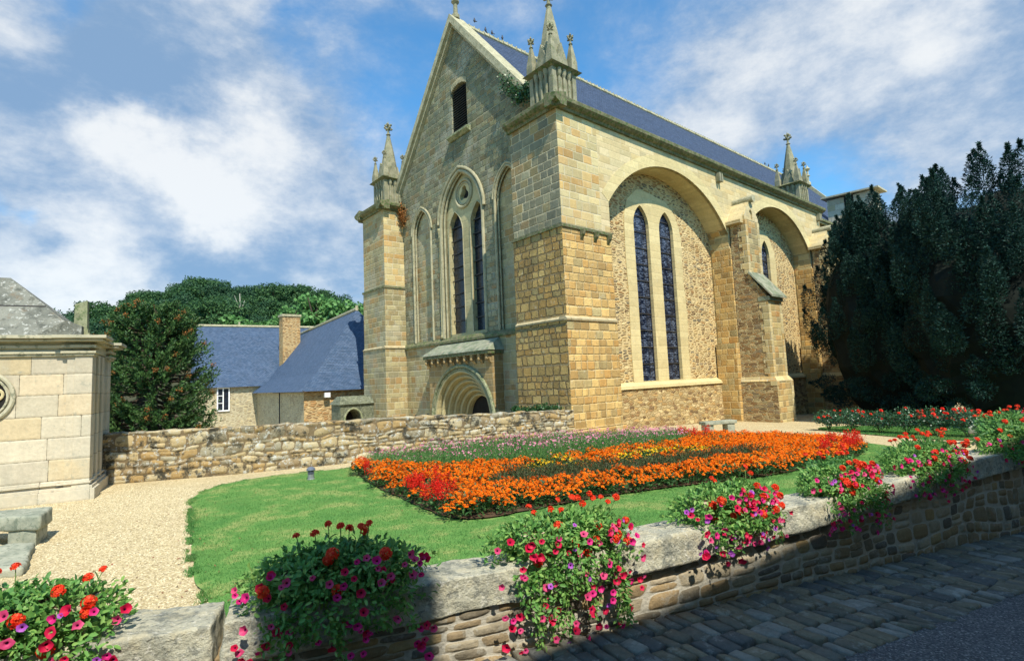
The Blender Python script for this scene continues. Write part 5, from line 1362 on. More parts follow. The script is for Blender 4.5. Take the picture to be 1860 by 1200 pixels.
# ---------------------------------------------------------------- yews
def yew(cx, cy, zg, rx, ry, zt, nsp, label, seed, pw=.5):
    r = np.random.default_rng(seed)
    root = thing('yew_tree', label, 'tree', (cx, cy, zg))
    parts = []
    H = zt-zg
    N = 0
    for i in range(nsp):
        # spire foot on the envelope
        ph = r.uniform(0, 2*math.pi); t_ = r.uniform(0, 1)**.8
        top = 1-t_
        # envelope: radius as a function of height
        zf = .10+.82*t_
        rad = max(0, 1-((zf-.36)/.66)**2)**pw if zf > .36 else (.58+.42*(zf/.36)**.8)
        rad *= r.uniform(.72, 1.02)
        x = cx+math.cos(ph)*rad*rx; y = cy+math.sin(ph)*rad*ry; z = zg+zf*H-.5
        L_ = r.uniform(1.4, 2.7)*(1.0 if zf > .25 else .55); w = r.uniform(.30, .62)
        ax = np.array([math.cos(ph)*.18, math.sin(ph)*.18, 1.0])
        if zf < .22: ax = np.array([math.cos(ph)*.8, math.sin(ph)*.8, .1])
        ax += r.normal(0, .08, 3); ax /= np.linalg.norm(ax)
        n = int(780*L_/2*w/.45)
        q = r.random(n)**.85
        prof = w*np.sin(np.clip(q*1.02+.12, 0, 1)*math.pi)**.55*(1-.25*q)
        a = r.random(n)*6.283
        o1 = unit(np.cross(ax, [0.3, .5, .1])); o2 = np.cross(ax, o1)
        rd = np.cos(a)[:, None]*o1+np.sin(a)[:, None]*o2
        C = np.array([x, y, z])+ax*(q*L_)[:, None]+rd*(prof*r.uniform(.55, 1.05, n))[:, None]
        D = rd*.8+ax*.5+r.normal(0, .45, (n, 3))
        parts.append(leafquads(C, D, rd+r.normal(0, .5, (n, 3)), r.uniform(.08, .18, n), r.uniform(.03, .06, n)))
    V, F = join(parts)
    npmesh('crown', V, F, M['yew'], root)
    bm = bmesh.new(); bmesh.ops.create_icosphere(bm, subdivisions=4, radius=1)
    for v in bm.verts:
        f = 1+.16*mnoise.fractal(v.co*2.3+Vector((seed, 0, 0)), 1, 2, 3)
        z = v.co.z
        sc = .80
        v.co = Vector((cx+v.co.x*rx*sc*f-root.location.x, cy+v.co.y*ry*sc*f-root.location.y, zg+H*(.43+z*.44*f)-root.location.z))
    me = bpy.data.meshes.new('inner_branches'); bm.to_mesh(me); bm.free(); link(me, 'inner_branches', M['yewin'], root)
    b = B(); b.tube([(cx, cy, zg-.2), (cx+.1, cy, zg+1.5), (cx, cy, zg+H*.6)], .45, 10, r2=.2)
    for k in range(5):
        a = k*1.26; b.tube([(cx, cy, zg+.8), (cx+math.cos(a)*rx*.12, cy+math.sin(a)*ry*.12, zg+H*.22), (cx+math.cos(a)*rx*.4, cy+math.sin(a)*ry*.4, zg+H*.5)], .2, 7, r2=.08)
    b.build('trunk', M['bark'], root)
yew(39.4, 9.9, -.9, 4.8, 4.8, 12.7, 370, 'dark yew of upright feathery spires overlapping the right end of the church', 3, pw=.72)
yew(36.4, 4.3, -.8, 5.8, 5.6, 12.1, 410, 'biggest dark yew, at the right edge, taller than its neighbour', 4)
yew(48, 4.0, -1, 7.8, 8.5, 12.2, 340, 'dark yew behind the biggest yew at the far right edge', 5)

# ---------------------------------------------------------------- monkey puzzle
def monkeypuzzle(cx, cy, zg, rad, zt):
    r = np.random.default_rng(12)
    root = thing('monkey_puzzle_tree', 'rounded dark monkey puzzle tree dotted with orange cones behind the garden wall', 'tree', (cx, cy, zg))
    b = B(); b.tube([(cx, cy, zg), (cx, cy, zt-1.0)], .28, 10, r2=.08); b.build('trunk', M['bark'], root)
    H = zt-zg; parts = []; cones = []; limb = B()
    for i in range(860):
        f = r.uniform(.16, 1.0)
        z0 = zg+H*(f*.90)
        pr = rad*(math.sqrt(max(0.02, 1-((f-.45)/.56)**2)) if f > .45 else 1.0)*r.uniform(.78, 1.04)
        ph = r.uniform(0, 6.283); dr = np.array([math.cos(ph), math.sin(ph), 0])
        start = r.uniform(.25, .7)
        m = 9
        tt = np.linspace(start, 1, m)
        drop = -H*.10*(1-f)*0-r.uniform(.2, .7)
        rise = (.9*f**2)
        zz = z0+(tt*pr*rise*.55)+drop*np.sin(tt*2.6)*.9+.25*tt**4
        P = np.stack([cx+dr[0]*pr*tt, cy+dr[1]*pr*tt, zz], 1)+r.normal(0, .03, (m, 3))
        ang = r.normal(0, .35); side = np.array([-dr[1], dr[0], 0]); P += side[None]*(tt[:, None]-start)*pr*ang
        n = 95
        q = r.random(n)*(m-1.001); k = q.astype(int); fr = (q-k)[:, None]
        C = P[k]*(1-fr)+P[k+1]*fr; ax = unit(P[k+1]-P[k])
        rd = unit(np.cross(ax, rv(n, r)))
        parts.append(leafquads(C+rd*.02, rd*.7+ax*.9, rd+r.normal(0, .3, (n, 3)), r.uniform(.09, .15, n), r.uniform(.04, .06, n)))
        if r.random() < (.15 if f > .3 else .10):
            e = P[-1]; nn = 36
            cc = e+r.normal(0, .055, (nn, 3)); cones.append(leafquads(cc, rv(nn, r), rv(nn, r), .06, .045))
        if i % 3 == 0: limb.tube([(cx, cy, z0), P[0], P[4]], .05, 5, r2=.02)
    V, F = join(parts); npmesh('crown', V, F, M['mpleaf'], root)
    V, F = join(cones); npmesh('cones', V, F, M['mpcone'], root)
    limb.build('branches', M['bark'], root)
monkeypuzzle(3.05, 27.4, -2, 2.45, 7.15)

# ---------------------------------------------------------------- wooded hill
AZP = [40, 58, 63, 66.4, 70.7, 76, 81.6, 86.3, 90.1, 95, 110]
ZP = [14, 21, 25, 28.5, 33, 34.5, 34.5, 28, 22.5, 18, 8]
def hillz(a, r_):
    top = np.interp(a, AZP, ZP)-8.5
    f = np.clip((r_-85)/120, 0, 1); f = f*f*(3-2*f)
    return -2.2+(top+2.2)*f
V = []; na, nb = 71, 30
for a in np.linspace(40, 110, na):
    for r_ in np.linspace(80, 330, nb):
        V.append((r_*math.cos(R(a)), r_*math.sin(R(a)), hillz(a, r_)+(.0 if r_ > 85 else -1)))
F = [(i*nb+j, i*nb+j+1, (i+1)*nb+j+1, (i+1)*nb+j) for i in range(na-1) for j in range(nb-1)]
M['hillsoil'] = plain('hill_ground', (0.03, 0.05, 0.02), (0.08, 0.06, 0.035), .2)
tag(npmesh('hill', V, F, M['hillsoil'], smooth=True), kind='structure')
def treemesh(name, label, leafm, h, rad, nclump, nleaf, lsz, seed, slim=1.0, group=None):
    r = np.random.default_rng(seed)
    root = thing(name, label, 'tree', (0, 0, 0), group=group, local=True)
    parts = []
    for i in range(nclump):
        a = r.uniform(0, 6.28); f = r.uniform(0, 1)
        rr = rad*math.sqrt(r.uniform(0, 1))*(.95 if f < .6 else .65)*slim
        c = np.array([math.cos(a)*rr, math.sin(a)*rr, h*(.38+.52*f)]); s = rad*r.uniform(.28, .5)*(1-.25*f)
        n = nleaf; d = rv(n, r)
        C = c+d*s*np.array([1, 1, .75])*r.uniform(.6, 1.08, n)[:, None]
        parts.append(leafquads(C, rv(n, r)+d*.4+[0, 0, -.2], d+[0, 0, .5]+r.normal(0, .35, (n, 3)), r.uniform(.7, 1.3, n)*lsz, r.uniform(.6, 1.0, n)*lsz))
    V, F = join(parts); npmesh('crown', V, F, leafm, root)
    b = B(); b.tube([(0, 0, -1), (0.1, 0, h*.35), (0, .1, h*.8)], h*.028, 7, r2=h*.008)
    for k in range(5):
        a = k*1.3+seed; b.tube([(0, 0, h*(.25+.06*k)), (math.cos(a)*rad*.35, math.sin(a)*rad*.35, h*(.45+.06*k)), (math.cos(a)*rad*.6, math.sin(a)*rad*.6, h*(.6+.05*k))], h*.011, 5, r2=h*.004)
    b.build('trunk', M['bark'], root)
    return root
GH = 'oaks of the wood on the hill behind the houses'
protos = [treemesh('oak_tree', 'bushy green oak among the dense wood covering the hillside', M['hillleaf' if k % 2 else 'hillleaf2'], 10+k*.7, 4.6+.3*k, 30, 170, .46, 40+k, group=GH) for k in range(4)]
r = np.random.default_rng(77); first = [True]*4; cnt = 0
for row, rr in enumerate((208, 199, 190, 181, 171, 161, 150, 139)):
    for a in np.arange(61.5, 92.5, 1.42):
        aa = a+r.normal(0, .3)+(row % 2)*.7; r2 = rr+r.normal(0, 2.5)
        k = r.integers(4)
        o = protos[k] if first[k] else copytree(protos[k]); first[k] = False
        o.location = (r2*math.cos(R(aa)), r2*math.sin(R(aa)), hillz(aa, r2)-.5)
        s = r.uniform(.75, 1.2); o.scale = (s, s, s*r.uniform(.85, 1.15)); o.rotation_euler = (0, 0, r.uniform(0, 6.28)); cnt += 1
GP = 'pale green trees at the foot of the hill'
pp = [treemesh('poplar_tree', 'light green leafy poplar at the foot of the hill behind the slate roofs', M['poplar'], 13+k, 2.6, 20, 110, .5, 60+k, slim=.75, group=GP) for k in range(2)]
fp = [True, True]
for i, (px_az, top) in enumerate(((77.3, 16.0), (75.6, 14.5), (73.9, 15), (72.3, 18.5), (71.0, 20.5), (69.9, 21.5), (68.7, 18.0), (67.9, 20.0), (66.7, 18.5), (65.6, 19.5), (74.8, 13.2), (79.2, 14.0))):
    k = i % 2; o = pp[k] if fp[k] else copytree(pp[k]); fp[k] = False
    rr = 112+r.uniform(-5, 5); zb = hillz(px_az, rr); top += 3.6
    o.location = (rr*math.cos(R(px_az)), rr*math.sin(R(px_az)), zb-.3)
    s = (top-zb)/14.0; o.scale = (max(.9, s*1.05), max(.9, s*1.05), s); o.rotation_euler = (0, 0, r.uniform(0, 6))
dt = thing('dead_tree', 'bare pale dead trunk standing on the wooded hillside', 'tree', (0, 0, 0), local=True)
b = B(); b.tube([(0, 0, 0), (.3, .2, 4), (.1, 0, 9)], .35, 7, r2=.1); b.tube([(.2, .1, 4.5), (1.2, .3, 7.5)], .14, 5, r2=.05); b.tube([(.2, .1, 5.5), (-1.0, .1, 8.5)], .12, 5, r2=.04); b.build('trunk', M['palebark'], dt)
dt.location = (133*math.cos(R(76.8)), 134*math.sin(R(76.8)), 15.5)

# ---------------------------------------------------------------- ivy and tufts on the church
def leafblob(name, label, cat, pts, n, s, mat, seed, spread=.18, loc=None):
    r = np.random.default_rng(seed); pts = np.array(pts, float)
    q = r.random(n)*(len(pts)-1.001); k = q.astype(int); f = (q-k)[:, None]
    C = pts[k]*(1-f)+pts[k+1]*f+r.normal(0, spread, (n, 3))*np.array([.5, 1, 1])
    V, F = leafquads(C, rv(n, r)+[0, 0, -.4], rv(n, r)+[-1.2, -.3, .3], s*r.uniform(.7, 1.3, n), s*r.uniform(.6, 1.1, n))
    o = npmesh(name, V, F, mat, loc=tuple(pts[0])); tag(o, label, cat); return o
leafblob('ivy', 'dark green ivy clump hanging under the right gable coping beside the pinnacle', 'ivy', [(18.25, 21.6, 18.9), (18.3, 20.7, 17.9), (18.25, 20.2, 17.3), (18.2, 19.7, 17.5), (18.1, 19.2, 17.2), (18.0, 18.9, 16.9)], 1500, .13, M['ivy'], 31, .22)
leafblob('wall_plant', 'small reddish brown plant rooted above the far corner pier', 'plant', [(18.4, 33.9, 15.3), (18.5, 33.7, 14.6), (18.6, 33.8, 14.0)], 500, .12, M['mpcone'], 32, .22)
leafblob('weed', 'low green weeds growing on top of the garden wall before the portal', 'weed', [(14.4, 17.3, 1.3), (15.2, 17.2, 1.25), (16.1, 17.15, 1.28), (16.9, 17.0, 1.2)], 900, .09, M['ivy'], 33, .07)

# ---------------------------------------------------------------- flower bed plants
M['marileaf'] = foliage('marigold_leaves', (0.02, 0.065, 0.02), (0.04, 0.11, 0.03), (0.07, 0.16, 0.04), .2)
M['orange'] = foliage('orange_petals', (0.85, 0.13, 0.004), (0.92, 0.23, 0.006), (0.95, 0.36, 0.012), .3, .6, .2)
M['yellow'] = foliage('yellow_petals', (0.85, 0.55, 0.01), (0.9, 0.65, 0.03), None, .25)
M['red'] = foliage('red_petals', (0.55, 0.008, 0.006), (0.72, 0.02, 0.01), (0.8, 0.05, 0.02), .25, .6, .2)
M['pink'] = foliage('pink_petals', (0.70, 0.16, 0.30), (0.80, 0.32, 0.45), (0.85, 0.55, 0.62), .3)
M['cosleaf'] = foliage('feathery_leaves', (0.06, 0.17, 0.045), (0.10, 0.24, 0.06), (0.17, 0.32, 0.09), .3)
M['bronze'] = foliage('bronze_leaves', (0.05, 0.05, 0.02), (0.09, 0.09, 0.035), (0.06, 0.13, 0.04), .2)
def plantleaves(r, n, rad, h, ls, lw, dome=True):
    a = r.random(n)*6.283; q = r.random(n)**.5
    z = h*(.15+.85*r.random(n))*np.sqrt(np.maximum(.05, 1-(q*.9)**2))
    C = np.stack([np.cos(a)*q*rad, np.sin(a)*q*rad, z], 1)
    D = np.stack([np.cos(a)*(.4+q), np.sin(a)*(.4+q), r.uniform(-.1, .9, n)], 1)+r.normal(0, .4, (n, 3))
    return leafquads(C, D, r.normal(0, .4, (n, 3))+[0, 0, 1], ls*r.uniform(.7, 1.3, n), lw*r.uniform(.7, 1.2, n))
def pompoms(C, Nn, rad, r, n=7):
    """domed double blossoms: ring of petals round a crown"""
    parts = []
    for lv_, (ro, zo, m) in enumerate(((1.0, 0.0, n), (.62, .30, n-1), (.25, .48, 4))):
        for k in range(m):
            a = 2*math.pi*k/m+lv_*.4+r.random(len(C))*.5
            S1 = unit(np.cross(Nn, [0.31, .2, .9])); S2 = np.cross(Nn, S1)
            d = np.cos(a)[:, None]*S1+np.sin(a)[:, None]*S2
            base = C+Nn*(zo*rad)[:, None]
            parts.append(leafquads(base, d+Nn*(.1+lv_*.35), Nn+d*.2, rad*ro, rad*.85*ro, .1, -.1))
    return join(parts)
def variant(kind, seed):
    r = np.random.default_rng(seed)
    if kind == 'mari' or kind == 'yell':
        lf = plantleaves(r, 70, .19, .27, .10, .035)
        n = 24 if kind == 'mari' else 9
        a = r.random(n)*6.283; q = np.sqrt(r.random(n)); C = np.stack([np.cos(a)*q*.18, np.sin(a)*q*.18, .30-.10*q**2+r.normal(0, .018, n)], 1)
        N_ = unit(np.stack([np.cos(a)*q*.6, np.sin(a)*q*.6, np.ones(n)], 1)+r.normal(0, .15, (n, 3)))
        fl = pompoms(C, N_, r.uniform(.022, .042, n), r)
    elif kind == 'salvia':
        lf = plantleaves(r, 60, .16, .24, .08, .045)
        ps = []
        for k in range(6):
            a, q = r.random()*6.28, r.random()*.13
            m = 34; zz = r.random(m); c = np.array([math.cos(a)*q, math.sin(a)*q, .2]); hgt = r.uniform(.16, .26)
            rad = .035*(1.1-zz)
            th_ = r.random(m)*6.28
            C = c+np.stack([np.cos(th_)*rad, np.sin(th_)*rad, zz*hgt], 1)
            ps.append(leafquads(C, np.stack([np.cos(th_), np.sin(th_), r.uniform(-.1, .8, m)], 1), rv(m, r), .032, .018))
        fl = join(ps)
    elif kind == 'cosmos':
        n = 120; a = r.random(n)*6.283; q = np.sqrt(r.random(n))*.22
        C = np.stack([np.cos(a)*q, np.sin(a)*q, r.uniform(.02, .34, n)], 1)
        lf = leafquads(C, r.normal(0, .5, (n, 3))+[0, 0, .9], rv(n, r), r.uniform(.08, .16, n), .012)
        n = 4; a = r.random(n)*6.283; q = np.sqrt(r.random(n))*.2; C = np.stack([np.cos(a)*q, np.sin(a)*q, r.uniform(.36, .48, n)], 1)
        fl = pompoms(C, unit(r.normal(0, .4, (n, 3))+[-.3, -.4, 1]), r.uniform(.022, .034, n), r, 6)
    else:
        n = 170; a = r.random(n)*6.283; q = np.sqrt(r.random(n))*.2
        C = np.stack([np.cos(a)*q, np.sin(a)*q, r.uniform(.02, .26, n)], 1)
        lf = leafquads(C, r.normal(0, .6, (n, 3))+[0, 0, .8], rv(n, r), r.uniform(.07, .13, n), .014); fl = None
    return lf, fl
KIND = {
 'mari': ('marigold_plant', 'bushy marigold plant covered in orange blossoms in the flower bed', 'M marileaf orange', 'orange marigolds bedded out in front of the church'),
 'yell': ('marigold_plant', 'low marigold plant with bright yellow blossoms in the middle of the bed', 'M marileaf yellow', 'yellow marigolds in the middle of the bed'),
 'salvia': ('salvia_plant', 'salvia plant with upright scarlet flower spikes in the bed', 'M marileaf red', 'scarlet salvias in the flower bed'),
 'cosmos': ('cosmos_plant', 'feathery green cosmos plant with small pink flowers at the back of the bed', 'M cosleaf pink', 'pink cosmos along the back of the bed'),
 'bronze': ('foliage_plant', 'dusky bronze green foliage plant in the dark middle strip of the bed', 'M bronze bronze', 'dark foliage plants in the centre of the bed')}
def wob(P): return P
D_ = [(7.5, 10.0), (8.3, 10.5), (9.6, 9.9), (11.31, 9.3), (13.4, 8.45), (15.2, 7.5), (15.6, 7.1), (13.7, 7.35), (10.93, 8.0), (8.98, 8.75), (7.7, 9.2)]
K_ = [(7.0, 15.6), (7.9, 16.3), (12.3, 15.6), (16.4, 14.1), (19.4, 12.4), (18.26, 11.6), (16.35, 10.57), (14.48, 10.66), (13.31, 11.05), (10.37, 11.38), (9.09, 12.24), (8.12, 12.98), (7.4, 14.6)]
Y1_ = [(11.24, 9.53), (12.36, 10.27), (14.0, 9.5), (15.2, 8.5), (14.6, 8.2), (12.89, 9.1), (11.18, 9.5)]
Y2_ = [(8.98, 10.7), (10.33, 11.3), (11.03, 10.2), (10.16, 9.8)]
R_ = [[(5.5, 11.0), (6.5, 11.3), (6.7, 10.2), (6.2, 9.3), (5.2, 8.6), (5.2, 9.6)], [(5.9, 13.5), (6.2, 15.4), (6.9, 15.6), (7.0, 14.9), (6.3, 13.3)], [(17.0, 11.4), (18.6, 12.3), (19.2, 11.3), (17.6, 10.5)], [(15.9, 6.3), (18.8, 7.3), (19.6, 6.0), (17.0, 5.3), (15.6, 5.6)]]
r = np.random.default_rng(99)
pts = []
sp = .285
for i in range(70):
    for j in range(50):
        pts.append((5+i*sp+(j % 2)*sp/2+r.normal(0, .045), 5.2+j*sp*.87*.95+r.normal(0, .045)))
pts = np.array(pts)
inset = [(a+(13-a)*.012, b_+(10.6-b_)*.015) for a, b_ in BED]
pts = pts[inpoly(pts, inset)]; pts = pts[r.random(len(pts)) > .05]
kinds = np.array(['mari']*len(pts), dtype=object)
kinds[inpoly(pts, D_)] = 'bronze'; kinds[inpoly(pts, K_)] = 'cosmos'
for y_ in (Y1_, Y2_): kinds[inpoly(pts, y_)] = 'yell'
for p_ in R_:
    m_ = inpoly(pts, p_); kinds[m_ & (r.random(len(pts)) < (.88 if p_ is R_[0] else .62))] = 'salvia'
sw = r.random(len(pts)) < .035
kinds[sw & (kinds == 'mari')] = 'yell' if False else 'mari'
def place_kind(kd, P):
    nm, lab, mm, grp = KIND[kd]; _, lm, fm = mm.split()
    vs_ = []
    for s in range(5):
        lf, fl = variant(kd, 200+s*7+len(kd)); vs_.append((lf, fl))
    order = np.argsort(np.hypot(P[:, 0], P[:, 1])); P = P[order]
    base = []
    for lf, fl in vs_:
        o = npmesh(nm, lf[0], lf[1], M[lm], loc=(0, 0, 0)); tag(o, lab, 'flowers' if fl is not None else 'plant', grp)
        if fl is not None: npmesh('blossoms', fl[0], fl[1], M[fm], o)
        base.append([o, True])
    lim = 290
    for i, (x, y) in enumerate(P[:lim]):
        e = base[i % 5]; o = e[0] if e[1] else copytree(e[0]); e[1] = False
        s = r.uniform(.85, 1.2); o.location = (x, y, gz(x)+.06); o.scale = (s, s, s*r.uniform(.7, 1.3)); o.rotation_euler = (r.normal(0, .08), r.normal(0, .08), r.uniform(0, 6.28))
    for which, mat in ((0, lm), (1, fm)):
        ps = []
        for i, (x, y) in enumerate(P[lim:]):
            g_ = vs_[i % 5][which]
            if g_ is None: continue
            a = r.uniform(0, 6.28); s = r.uniform(.85, 1.2); c_, s_ = math.cos(a)*s, math.sin(a)*s
            v = g_[0]; ps.append((np.stack([v[:, 0]*c_-v[:, 1]*s_+x, v[:, 0]*s_+v[:, 1]*c_+y, v[:, 2]*s+gz(x)+.06], 1), g_[1]))
        if ps:
            V, F = join(ps); o = npmesh('marigold_blossoms' if which else 'marigold_foliage', V, F, M[mat])
            tag(o, 'mass of orange marigold blossoms towards the far right of the bed' if which else 'green marigold leaves towards the far right of the bed', 'flowers' if which else 'foliage', kind='stuff')
for kd in KIND: place_kind(kd, pts[kinds == kd])

# ---------------------------------------------------------------- petals, leaves and blossoms close to the camera
def hexleaf(C, D, Nn, Ln, Wd, cup=.0):
    n = len(C); D = unit(D); Sd = unit(np.cross(D, Nn)); Nn = np.cross(Sd, D); Ln = np.broadcast_to(Ln, (n,))[:, None]; Wd = np.broadcast_to(Wd, (n,))[:, None]
    V = np.stack([C, C+D*Ln*.3+Sd*Wd*.42+Nn*Wd*.12, C+D*Ln*.72+Sd*Wd*.36+Nn*Wd*.1, C+D*Ln+Nn*Ln*cup, C+D*Ln*.72-Sd*Wd*.36+Nn*Wd*.1, C+D*Ln*.3-Sd*Wd*.42+Nn*Wd*.12, C+D*Ln*.5-Nn*Wd*.02], 1)
    I = np.arange(n)[:, None, None]*7
    F = np.array([(0, 1, 6), (1, 2, 6), (2, 3, 6), (3, 4, 6), (4, 5, 6), (5, 0, 6)])[None]+I
    return V.reshape(-1, 3), F.reshape(-1, 3)
M['petleaf'] = foliage('petunia_leaves', (0.09, 0.25, 0.055), (0.17, 0.37, 0.085), (0.32, 0.50, 0.13), .35, .5, .3)
M['gerleaf'] = foliage('geranium_leaves', (0.055, 0.17, 0.055), (0.11, 0.28, 0.07), (0.22, 0.40, 0.10), .3, .5, .3)
def petmat(n, c, c2):
    return foliage(n, c, c2, None, .3, .5, .25)
M['magenta'] = petmat('magenta_petals', (0.62, 0.01, 0.16), (0.72, 0.03, 0.24))
M['rosy'] = petmat('rose_pink_petals', (0.55, 0.02, 0.12), (0.78, 0.10, 0.26))
M['crimson'] = petmat('crimson_petals', (0.58, 0.008, 0.05), (0.68, 0.02, 0.09))
M['purple'] = petmat('purple_petals', (0.36, 0.05, 0.45), (0.48, 0.12, 0.58))
M['scarlet'] = foliage('scarlet_petals', (0.75, 0.02, 0.01), (0.85, 0.06, 0.015), (0.85, 0.12, 0.04), .25, .5, .2)
M['throat'] = plain('flower_throat', (0.08, 0.0, 0.03), (0.12, 0.0, 0.05))
M['stem'] = plain('green_stem', (0.08, 0.16, 0.04), (0.14, 0.22, 0.06))
def petunia(mat, seed=0):
    r = np.random.default_rng(seed); V = [(0, 0, -.026)]; F = []; el = r.uniform(.8, 1.0); cup = r.uniform(-.002, .016)
    for ring_, (rr, z) in enumerate(((.004, -.020), (.008, -.006), (.021, .001+cup*.4), (.033, .002+cup))):
        for k in range(10):
            a = 2*math.pi*k/10; f = 1.0 if ring_ < 2 else ((1.05 if k % 2 == 0 else .88)*(1+r.normal(0, .05)))
            V.append((rr*f*math.cos(a), rr*f*el*math.sin(a), z+(r.normal(0, .0045) if ring_ == 3 else 0)))
    me = bpy.data.meshes.new('petunia_blossom')
    for k in range(10): F.append((0, 1+k, 1+(k+1) % 10))
    for q in range(3):
        for k in range(10): F.append((1+q*10+k, 11+q*10+k, 11+q*10+(k+1) % 10, 1+q*10+(k+1) % 10))
    me.from_pydata(V, [], F); me.materials.append(mat); me.materials.append(M['throat'])
    for i, p in enumerate(me.polygons): p.material_index = 1 if i < 20 else 0; p.use_smooth = True
    return me
def geranium(seed, mat):
    r = np.random.default_rng(seed); n = 34; d = rv(n, r); d[:, 2] = np.abs(d[:, 2])*.9+.02; d = unit(d)*np.where(np.arange(n) < 22, 1, .55)[:, None]
    ps = []
    for k in range(5):
        a = 2*math.pi*k/5+r.random(n)*1.2; S1 = unit(np.cross(d, [0.3, .7, .2])); S2 = np.cross(d, S1)
        e = np.cos(a)[:, None]*S1+np.sin(a)[:, None]*S2
        ps.append(leafquads(d*.032, e+d*.25, d, .02, .014, .1))
    V, F = join(ps)
    me = bpy.data.meshes.new('geranium_head'); me.from_pydata([tuple(v) for v in V], [], [tuple(f) for f in F]); me.materials.append(mat); return me
PET = [[petunia(M[c], i*10+k) for k in range(4)] for i, c in enumerate(('magenta', 'crimson', 'rosy', 'purple'))]
GER = [geranium(s, M['scarlet']) for s in (1, 2, 3)]
def putflower(me, name, parent, pos, nrm_, s):
    o = bpy.data.objects.new(name, me); COL.objects.link(o); o.parent = parent
    o.location = Vector(pos)-ORG[parent.name]; o.rotation_euler = Vector(nrm_).to_track_quat('Z', 'Y').to_euler(); o.scale = (s, s, s)
    return o
def planter(px, label, seed, half=.5, wt=1.0, ger=9, pet=30, trail=1.0, back=.0, hgt=.30, gx=0.0, gspread=.5, tall_=1.0):
    r = np.random.default_rng(seed)
    x0 = px; y0 = wy(px)+.20+back; tx, ty = nrm(px); nx, ny = ty, -tx    # n = towards the lane
    t3 = np.array([tx, ty, 0]); n3 = np.array([nx, ny, 0]); up3 = np.array([0, 0, 1.]); z0 = 1.245
    O = np.array([x0, y0, z0])
    # trough
    tr = thing('flower_trough', 'buff concrete trough '+label[0], 'trough', tuple(O))
    def W3(a, n, z): return tuple(O+t3*a+n3*n+up3*z)
    hl, hw2 = .31, .095
    b = B()
    b.hexa([W3(-hl, hw2, 0), W3(hl, hw2, 0), W3(hl, -hw2, 0), W3(-hl, -hw2, 0), W3(-hl-.02, hw2+.02, .17), W3(hl+.02, hw2+.02, .17), W3(hl+.02, -hw2-.02, .17), W3(-hl-.02, -hw2-.02, .17)])
    b.build('trough_body', M['concrete'], tr, bevel=.008)
    b = B(); b.hexa([W3(-hl, hw2, .165), W3(hl, hw2, .165), W3(hl, -hw2, .165), W3(-hl, -hw2, .165), W3(-hl, hw2, .18), W3(hl, hw2, .18), W3(hl, -hw2, .18), W3(-hl, -hw2, .18)]); b.build('potting_soil', M['soil'], tr)
    # petunia
    pt_ = thing('petunia_plant', label[1], 'flowers', tuple(O+up3*.17))
    parts = []
    def cloud(n, ca, cn, cz, sa, sn, s_z, ls, surf=.55):
        d = rv(n, r); q = (surf+(1-surf)*r.random(n))[:, None]
        lump = 1+.22*np.sin(d[:, :1]*9+seed)*np.cos(d[:, 1:2]*7+seed*2)
        P = np.stack([ca+d[:, 0]*sa, cn+d[:, 1]*sn, cz+d[:, 2]*s_z], 1)
        P = np.array([ca, cn, cz])+(P-np.array([ca, cn, cz]))*q*lump
        Wd = O+P[:, :1]*t3+P[:, 1:2]*n3+P[:, 2:]*up3
        dw = unit(d[:, :1]*t3+d[:, 1:2]*n3+d[:, 2:]*up3)
        return Wd, dw
    def lf(n, *a, ls=.045):
        C, dw = cloud(n, *a, ls)
        return hexleaf(C, dw*.7+rv(n, r)*.9+[0, 0, .1], dw+[0, 0, .5]+rv(n, r)*.5, ls*r.uniform(.6, 1.25, n), ls*.5*r.uniform(.7, 1.2, n), -.08)
    parts.append(lf(int(3000*wt), 0, .03, .10, half, .24, .17*tall_))
    parts.append(lf(int(900*wt), half*.1, .20, -.02, half*.8, .13, .2*trail))
    for k in range(int(11*trail*wt)):
        a0 = r.uniform(-half*.8, half*.8); ln = r.uniform(.15, .5)*trail; m = int(60*ln/.3)
        q = r.random(m); C = O+t3*(a0+r.normal(0, .02, m)+.06*q)[:, None]+n3*(.22+.06*np.sin(q*3)+r.normal(0, .018, m))[:, None]+up3*(-.02-q*ln)[:, None]
        parts.append(hexleaf(C, rv(m, r)+[0, 0, -.6], rv(m, r)+n3, .038*r.uniform(.7, 1.2, m), .02, 0))
    V, F = join(parts); npmesh('foliage', V, F, M['petleaf'], pt_)
    for k in range(min(98, int(pet*1.9))):
        a = r.uniform(-1, 1)*half*1.02; ang = r.uniform(-1.35, .75)
        rad = 1+.06*r.random(); e = math.sqrt(max(.08, 1-(a/half/1.06)**2))
        n_ = .07+.23*math.cos(ang)*e*rad; z = .10+.22*math.sin(ang)*e*rad
        if ang < -.25 or r.random() < .3*(trail > 1): z = min(z, .1)-r.uniform(0.02, .42)*trail; n_ = max(n_, .245)+r.uniform(0, .06)
        pos = O+t3*a+n3*n_+up3*z
        nv = n3*(.7+math.cos(ang)*.5)+up3*(.35+math.sin(ang)*.5)+t3*(a*.5)+r.normal(0, .35, 3)+np.array([-.25, -.35, .1])
        ki = r.choice(4, p=[.30, .40, .20, .10])
        putflower(PET[ki][r.integers(4)], 'blossom', pt_, pos, nv, r.uniform(.55, .98)*(.8 if ki == 3 else 1))
    # geranium
    gp_ = thing('geranium_plant', label[2], 'flowers', tuple(O+up3*.17+t3*gx))
    parts = [lf(int(1900*wt), gx*.5, -.02, hgt-.13, half*.8, .22, .16*tall_, ls=.055)]
    V, F = join(parts); npmesh('foliage', V, F, M['gerleaf'], gp_)
    st = B()
